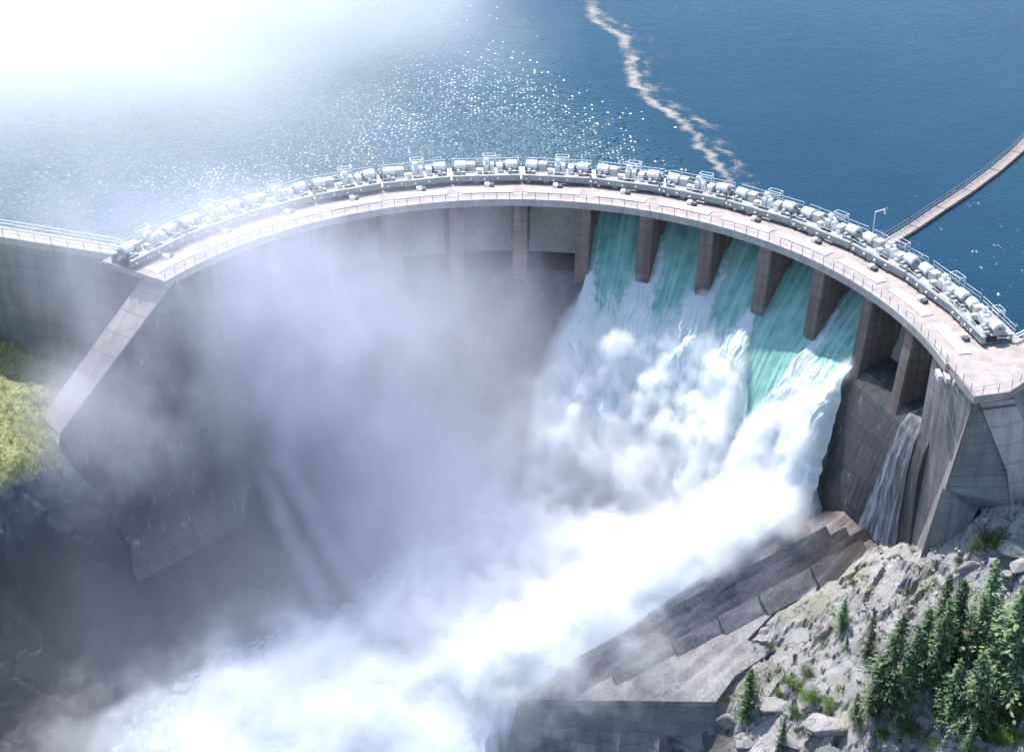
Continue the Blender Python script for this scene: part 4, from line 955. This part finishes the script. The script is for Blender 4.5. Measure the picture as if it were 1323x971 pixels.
#        base x, base y, top y, prototype, label
TREES = [(1088, 815, 772, 's0', 'small lone dark fir standing highest on the bare pale rock'), (1120, 852, 793, 's1', 'small dull fir just right of the lone fir on the pale rock'),
         (962, 925, 862, 's0', 'small bushy fir at the lower edge of the apron, leftmost of the trees'), (1009, 968, 925, 's1', 'small fir by the left side of the big pale boulder'),
         (1152, 922, 798, 2, 'broad dark fir at the left front of the tree clump'), (1128, 928, 848, 1, 'shorter fir under the left side of the broad dark front fir'),
         (1170, 905, 806, 3, 'slim fir behind the broad dark front fir'), (1184, 880, 783, 0, 'pale slim fir in the middle of the tree clump, rear row'),
         (1206, 902, 776, 1, 'mid sized fir in the centre of the clump'), (1214, 822, 742, 3, 'tall thin fir at the upper left back of the clump'),
         (1228, 862, 752, 0, 'straight dense fir in the back row of the clump centre'), (1243, 950, 838, 2, 'wide fir at the very front of the clump'),
         (1224, 938, 850, 1, 'fir touching the left of the wide front fir'), (1264, 835, 725, 1, 'topmost fir of the clump, its tip nearest the boulders'), (1252, 868, 770, 3, 'thin fir in the right back of the clump'),
         (1285, 902, 752, 2, 'largest dark fir on the right of the clump'), (1306, 875, 758, 1, 'dark fir at the right edge of the frame'),
         (1247, 990, 935, 's0', 'small bright young fir at the bottom edge, in front of the wide fir'), (1104, 928, 893, 's1', 'tiny fir left of the broad dark front fir'),
         (1091, 843, 818, 's1', 'tiny fir below the small lone fir on the rock'), (1166, 945, 888, 's1', 'squat fir at the foot of the broad dark front fir')]
for n, (bx, by, ty, k, lab) in enumerate(TREES):
    b = hit(bx, by); h = max(1.2, height_of(ty, b)); pr = PS[int(k[1])] if isinstance(k, str) else PR[k]
    t = empty('fir_tree', b + Vector((0, 0, -.25)), random.random() * 6.28); tag(t, lab, 'tree', 'firs on the rocky bank')
    for nm, me in (('trunk', pr[0]), ('crown', pr[1])):
        o = bpy.data.objects.new(nm, me); COL.objects.link(o); o.parent = t; w = random.Random(n).uniform(.9, 1.25); o.scale = (h / 10 * w, h / 10 * w, h / 10)
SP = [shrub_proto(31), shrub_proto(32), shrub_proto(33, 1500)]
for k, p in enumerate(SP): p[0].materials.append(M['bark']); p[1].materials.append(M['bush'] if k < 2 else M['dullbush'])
SHR = [(1285, 708, 3.0, 0, 'largest bright green shrub, below the end wall'), (1262, 716, 1.8, 1, 'green shrub at the left of the largest bright shrub'), (1169, 770, 1.4, 2, 'dull green shrub alone among the upper rocks'),
       (995, 838, 1.0, 0, 'tiny bright shrub at the upper corner of the lower rock slab'), (1040, 870, 1.6, 1, 'green shrub on the slab above the pale boulders'), (985, 890, 1.9, 2, 'dull shrub right of the leftmost small fir'), (1024, 888, 2.2, 1, 'green shrub above the big pale boulder'),
       (1050, 905, 2.2, 0, 'bright shrub beside the upper right of the big pale boulder'), (1032, 925, 1.8, 2, 'dull shrub at the left edge of the big pale boulder'), (1072, 912, 1.6, 1, 'green shrub right of the big pale boulder'),
       (1208, 925, 2., 0, 'bright shrub at the foot of the fir clump'), (1180, 950, 2.2, 2, 'dull shrub between the boulder and the wide front fir'), (1203, 962, 1.8, 1, 'green shrub at the bottom edge, left of the young fir'),
       (1099, 752, .9, 2, 'tiny dull shrub on the upper pale rock, left one'), (1114, 749, .9, 2, 'tiny dull shrub on the upper pale rock, right one'), (1138, 714, .8, 1, 'tiny shrub on the upper left rim of the rocks'),
       (1300, 938, 2.4, 1, 'green shrub at the right edge under the firs'), (1316, 915, 2.2, 0, 'bright shrub at the right edge of the frame'), (1290, 960, 2., 2, 'dull shrub in the bottom right corner'),
       (1112, 940, 1.6, 2, 'dull shrub just left of the squat fir'), (1138, 950, 1.7, 0, 'bright shrub below the squat fir'), (940, 905, 1.2, 2, 'dull shrub at the corner of the apron lip'), (1243, 728, 1.3, 2, 'dull shrub among stones left of the big shrub'),
       (975, 905, 1.3, 1, 'small green shrub at the foot of the leftmost fir'), (1005, 900, 1.2, 0, 'small bright shrub between the pale boulder and leftmost fir'), (1270, 958, 1.7, 0, 'bright shrub right of the young fir at the bottom')]
SHR += [(1150, 880, 2.0, 0, 'bright shrub showing between the slim fir and the pale middle fir'), (1218, 905, 2.2, 1, 'green shrub in the gap left of the wide front fir'), (1275, 930, 2.4, 0, 'bright shrub right of the wide front fir'),
        (1140, 905, 1.8, 1, 'green shrub hugging the left foot of the broad dark front fir'), (1236, 885, 2., 1, 'green shrub in the middle gap of the clump'), (1310, 960, 2.2, 1, 'green shrub lowest at the right edge'), (1060, 930, 1.3, 2, 'dull shrub leaning on the right of the biggest boulder')]
for bx, by, sz, k, lab in SHR:
    b = hit(bx, by); t = empty('shrub', b, random.random() * 6.28); tag(t, lab, 'shrub', 'shrubs on the rocky bank')
    for nm, me in (('stem', SP[k][0]), ('foliage', SP[k][1])):
        o = bpy.data.objects.new(nm, me); COL.objects.link(o); o.parent = t; o.scale = (sz * .85, sz * .85, sz * .75)
def rock_me(seed, n=14):
    r = np.random.default_rng(seed); bm = bmesh.new()
    for _ in range(n):
        p = r.normal(size=3); p /= np.abs(p).max() ** .8 * np.linalg.norm(p) ** .2; bm.verts.new(p * r.uniform(.75, 1))
    res = bmesh.ops.convex_hull(bm, input=bm.verts); bmesh.ops.delete(bm, geom=[v for v in bm.verts if not v.link_faces], context='VERTS')
    bmesh.ops.bevel(bm, geom=list(bm.edges), offset=.05, segments=2, affect='EDGES', clamp_overlap=True)
    bmesh.ops.subdivide_edges(bm, edges=bm.edges, cuts=1, use_grid_fill=True)
    for v in bm.verts:
        c = v.co; v.co += c.normalized() * .05 * float(fbm(c.x * 2 + seed, c.y * 2, c.z * 2, 3))
    bmesh.ops.recalc_face_normals(bm, faces=bm.faces); me = bpy.data.meshes.new('boulder'); bm.to_mesh(me); bm.free(); me.materials.append(M['granite']); return me
RM = [rock_me(s) for s in (1, 2, 3, 5, 8)]
BOUL = [(1066, 945, 3.1, 2.2, 1.7, 0, 'biggest pale granite boulder, flat topped, at the bottom of the bank'), (1005, 915, 3.0, 1.6, .9, 1, 'long flat pale boulder up and left of the biggest boulder'), (1255, 738, 2.2, 1.2, 1.0, 2, 'pale rounded boulder at the left below the big shrub'),
        (1310, 712, 2.6, 1.6, 1.3, 3, 'big pale boulder at the right edge below the end wall'), (1290, 728, 1.4, 1.0, .8, 4, 'pale boulder just left of the right edge boulder'), (1318, 735, 1.5, 1.1, .9, 0, 'pale boulder below the right edge boulder'),
        (1258, 690, 1.2, .9, .7, 1, 'dark sided boulder above the big shrub by the wall stub'), (1125, 748, 1.2, .8, .6, 2, 'small pale boulder on the upper left rock'), (1020, 958, 2.2, 1.4, .9, 3, 'flat boulder left of the biggest boulder at the bottom edge'),
        (1128, 958, 1.2, .9, .8, 4, 'pale boulder right of the biggest boulder'), (1270, 716, 1.0, .8, .7, 3, 'small boulder at the foot of the big shrub'), (940, 935, 1.8, 1.3, 1., 2, 'pale boulder under the apron corner'), (965, 960, 2.0, 1.5, 1., 0, 'broad boulder at the bottom edge below the leftmost fir'),
        (1300, 800, 2.6, 1.8, 1.4, 4, 'large pale boulder at the right edge behind the firs'), (1302, 745, 1.1, .8, .7, 1, 'small boulder under the two right edge boulders'), (1153, 968, 1.4, 1., .8, 1, 'low boulder at the bottom edge under the squat fir')]
for bx, by, a, b, c, k, lab in BOUL:
    q = hit(bx, by); o = bpy.data.objects.new('boulder', RM[k]); COL.objects.link(o); o.location = q + Vector((0, 0, c * .3)); o.scale = (a * .95, b * .95, c * .95); o.rotation_euler = (random.uniform(-.2, .2), random.uniform(-.2, .2), random.uniform(-.6, .6))
    tag(o, lab, 'boulder', 'boulders on the rocky bank')
# loose rubble nobody could count
mr_ = MB(); rv = random.Random(5)
def scatter(n, f, s0, s1):
    for _ in range(n):
        px, py = f(); q = hit(px, py, base_h); q.z = float(hat(q.x, q.y, rock_h)); s = rv.uniform(s0, s1) * rv.choice([.6, 1, 1, 1.5]); me = RM[rv.randrange(5)]
        rot = Matrix.Rotation(rv.random() * 6.28, 3, 'Z') @ Matrix.Rotation(rv.random() * .8, 3, 'X'); sc_ = Vector((s, s * rv.uniform(.6, 1), s * rv.uniform(.5, .9)))
        rub.append((q, rot, sc_, s))
rub = []
scatter(170, lambda: (rv.uniform(1235, 1330), 668 + rv.random() ** 1.5 * 70), .14, .42)
scatter(110, lambda: (rv.uniform(1090, 1220), rv.uniform(705, 800)), .1, .34)
scatter(150, lambda: (rv.uniform(960, 1320), rv.uniform(820, 975)), .12, .40)
scatter(60, lambda: (rv.uniform(1280, 1325), rv.uniform(740, 830)), .2, .5)
for q, rot, sc_, s in rub:
    r = np.random.default_rng(int(abs(q.x * 977 + q.y * 131)) % 9999); bm = bmesh.new()
    for _ in range(9): bm.verts.new(r.normal(size=3))
    for v in bm.verts: v.co.normalize(); v.co *= 1 + .25 * r.random()
    bmesh.ops.convex_hull(bm, input=bm.verts); bm.verts.index_update()
    mr_.add([q + rot @ Vector((v.co.x * sc_.x, v.co.y * sc_.y, v.co.z * sc_.z)) + Vector((0, 0, s * .2)) for v in bm.verts], [tuple(v.index for v in f.verts) for f in bm.faces]); bm.free()
tag(mr_.build('rubble', M['granite']), 'loose pale stones scattered over the rocky bank', kind='stuff')
# tufts of grass and low scrub: rocky bank and the meadow on the left
V = []; F = []; S = []; r = np.random.default_rng(9)
def tuft(p, s, n):
    for _ in range(n):
        o = np.array(p) + np.array([r.normal(0, s * .5), r.normal(0, s * .5), 0]); az = r.random() * 6.28; d = np.array([math.cos(az) * .4, math.sin(az) * .4, 1.]) * s * r.uniform(.4, 1); w = np.array([-math.sin(az), math.cos(az), 0]) * s * .11
        i0 = len(V); V.extend([o - w, o + w, o + d + w * .3, o + d - w * .3]); F.append((i0, i0 + 1, i0 + 2, i0 + 3)); S.append(r.random())
for _ in range(520):
    px, py = r.uniform(930, 1323), r.uniform(690, 985)
    q = hit(px, py); q.z = float(hat(q.x, q.y, rock_h))
    if apron_z(q.x, q.y) > q.z - .1 and q.x < 40: continue
    if float(fbm(q.x * .14, q.y * .14, 4.4, 3)) > -.02: tuft(q, r.uniform(.25, .6), 26)
link('scrub', leaf_mesh('scrub', np.array(V), np.array(F), S), M['dullbush']); tag(bpy.data.objects['scrub'], 'low green scrub and grass growing between the pale rocks', kind='stuff')
V = []; F = []; S = []
M['meadow'] = leafmat('meadow grass', (.36, .38, .16), (.60, .57, .29))
for _ in range(900):
    px, py = r.uniform(-40, 74), r.uniform(435, 632); q = hit(px, py); q.z = float(hat(q.x, q.y, cliff_h))
    if float(hat(q.x, q.y)) < -21.3 or q.x > -52: continue
    tuft(q, r.uniform(.12, .3) if r.random() < .95 else .8, 22)
link('meadow_grass', leaf_mesh('meadow_grass', np.array(V), np.array(F), S), M['meadow']); tag(bpy.data.objects['meadow_grass'], 'sunlit yellow green grass on the hillside at the left edge', kind='stuff')

# ------------------------------------------------------------------ daylight
EL, AZ = R(63), R(26)                                  # sun height; degrees left of straight ahead
sd = Vector((-math.sin(AZ) * math.cos(EL), math.cos(AZ) * math.cos(EL), math.sin(EL)))
sun = bpy.data.lights.new('sun', 'SUN'); sun.energy = 4.2; sun.angle = R(.53); sun.color = (1, .975, .94)
so = bpy.data.objects.new('sun', sun); COL.objects.link(so); so.rotation_euler = sd.to_track_quat('Z', 'Y').to_euler(); so.location = sd * 400
w = bpy.data.worlds.new('World'); SC.world = w; w.use_nodes = True; nt = w.node_tree; nt.nodes.clear()
sk = nt.nodes.new('ShaderNodeTexSky'); sk.sky_type = 'NISHITA'; sk.sun_disc = False; sk.sun_elevation = EL; sk.sun_rotation = -AZ; sk.altitude = 300; sk.dust_density = 1.0; sk.ozone_density = 2.5
bg = nt.nodes.new('ShaderNodeBackground'); bg.inputs[1].default_value = .15; o = nt.nodes.new('ShaderNodeOutputWorld')
nt.links.new(sk.outputs[0], bg.inputs[0]); nt.links.new(bg.outputs[0], o.inputs[0])
v = SC.view_settings; v.view_transform = 'Standard'; v.look = 'None'; v.gamma = 1; v.use_curve_mapping = False; v.exposure = 1.0
c = SC.cycles
c.volume_bounces = 8; c.max_bounces = 10; c.diffuse_bounces = 3; c.glossy_bounces = 3; c.transmission_bounces = 3; c.transparent_max_bounces = 12
c.use_adaptive_sampling = True; c.adaptive_threshold = .03; c.adaptive_min_samples = 16
c.volume_step_rate = 2.0; c.volume_max_steps = 256
c.use_denoising = True; c.sample_clamp_indirect = 10; c.caustics_reflective = False; c.caustics_refractive = False
try: c.denoiser = 'OPENIMAGEDENOISE'
except Exception: pass
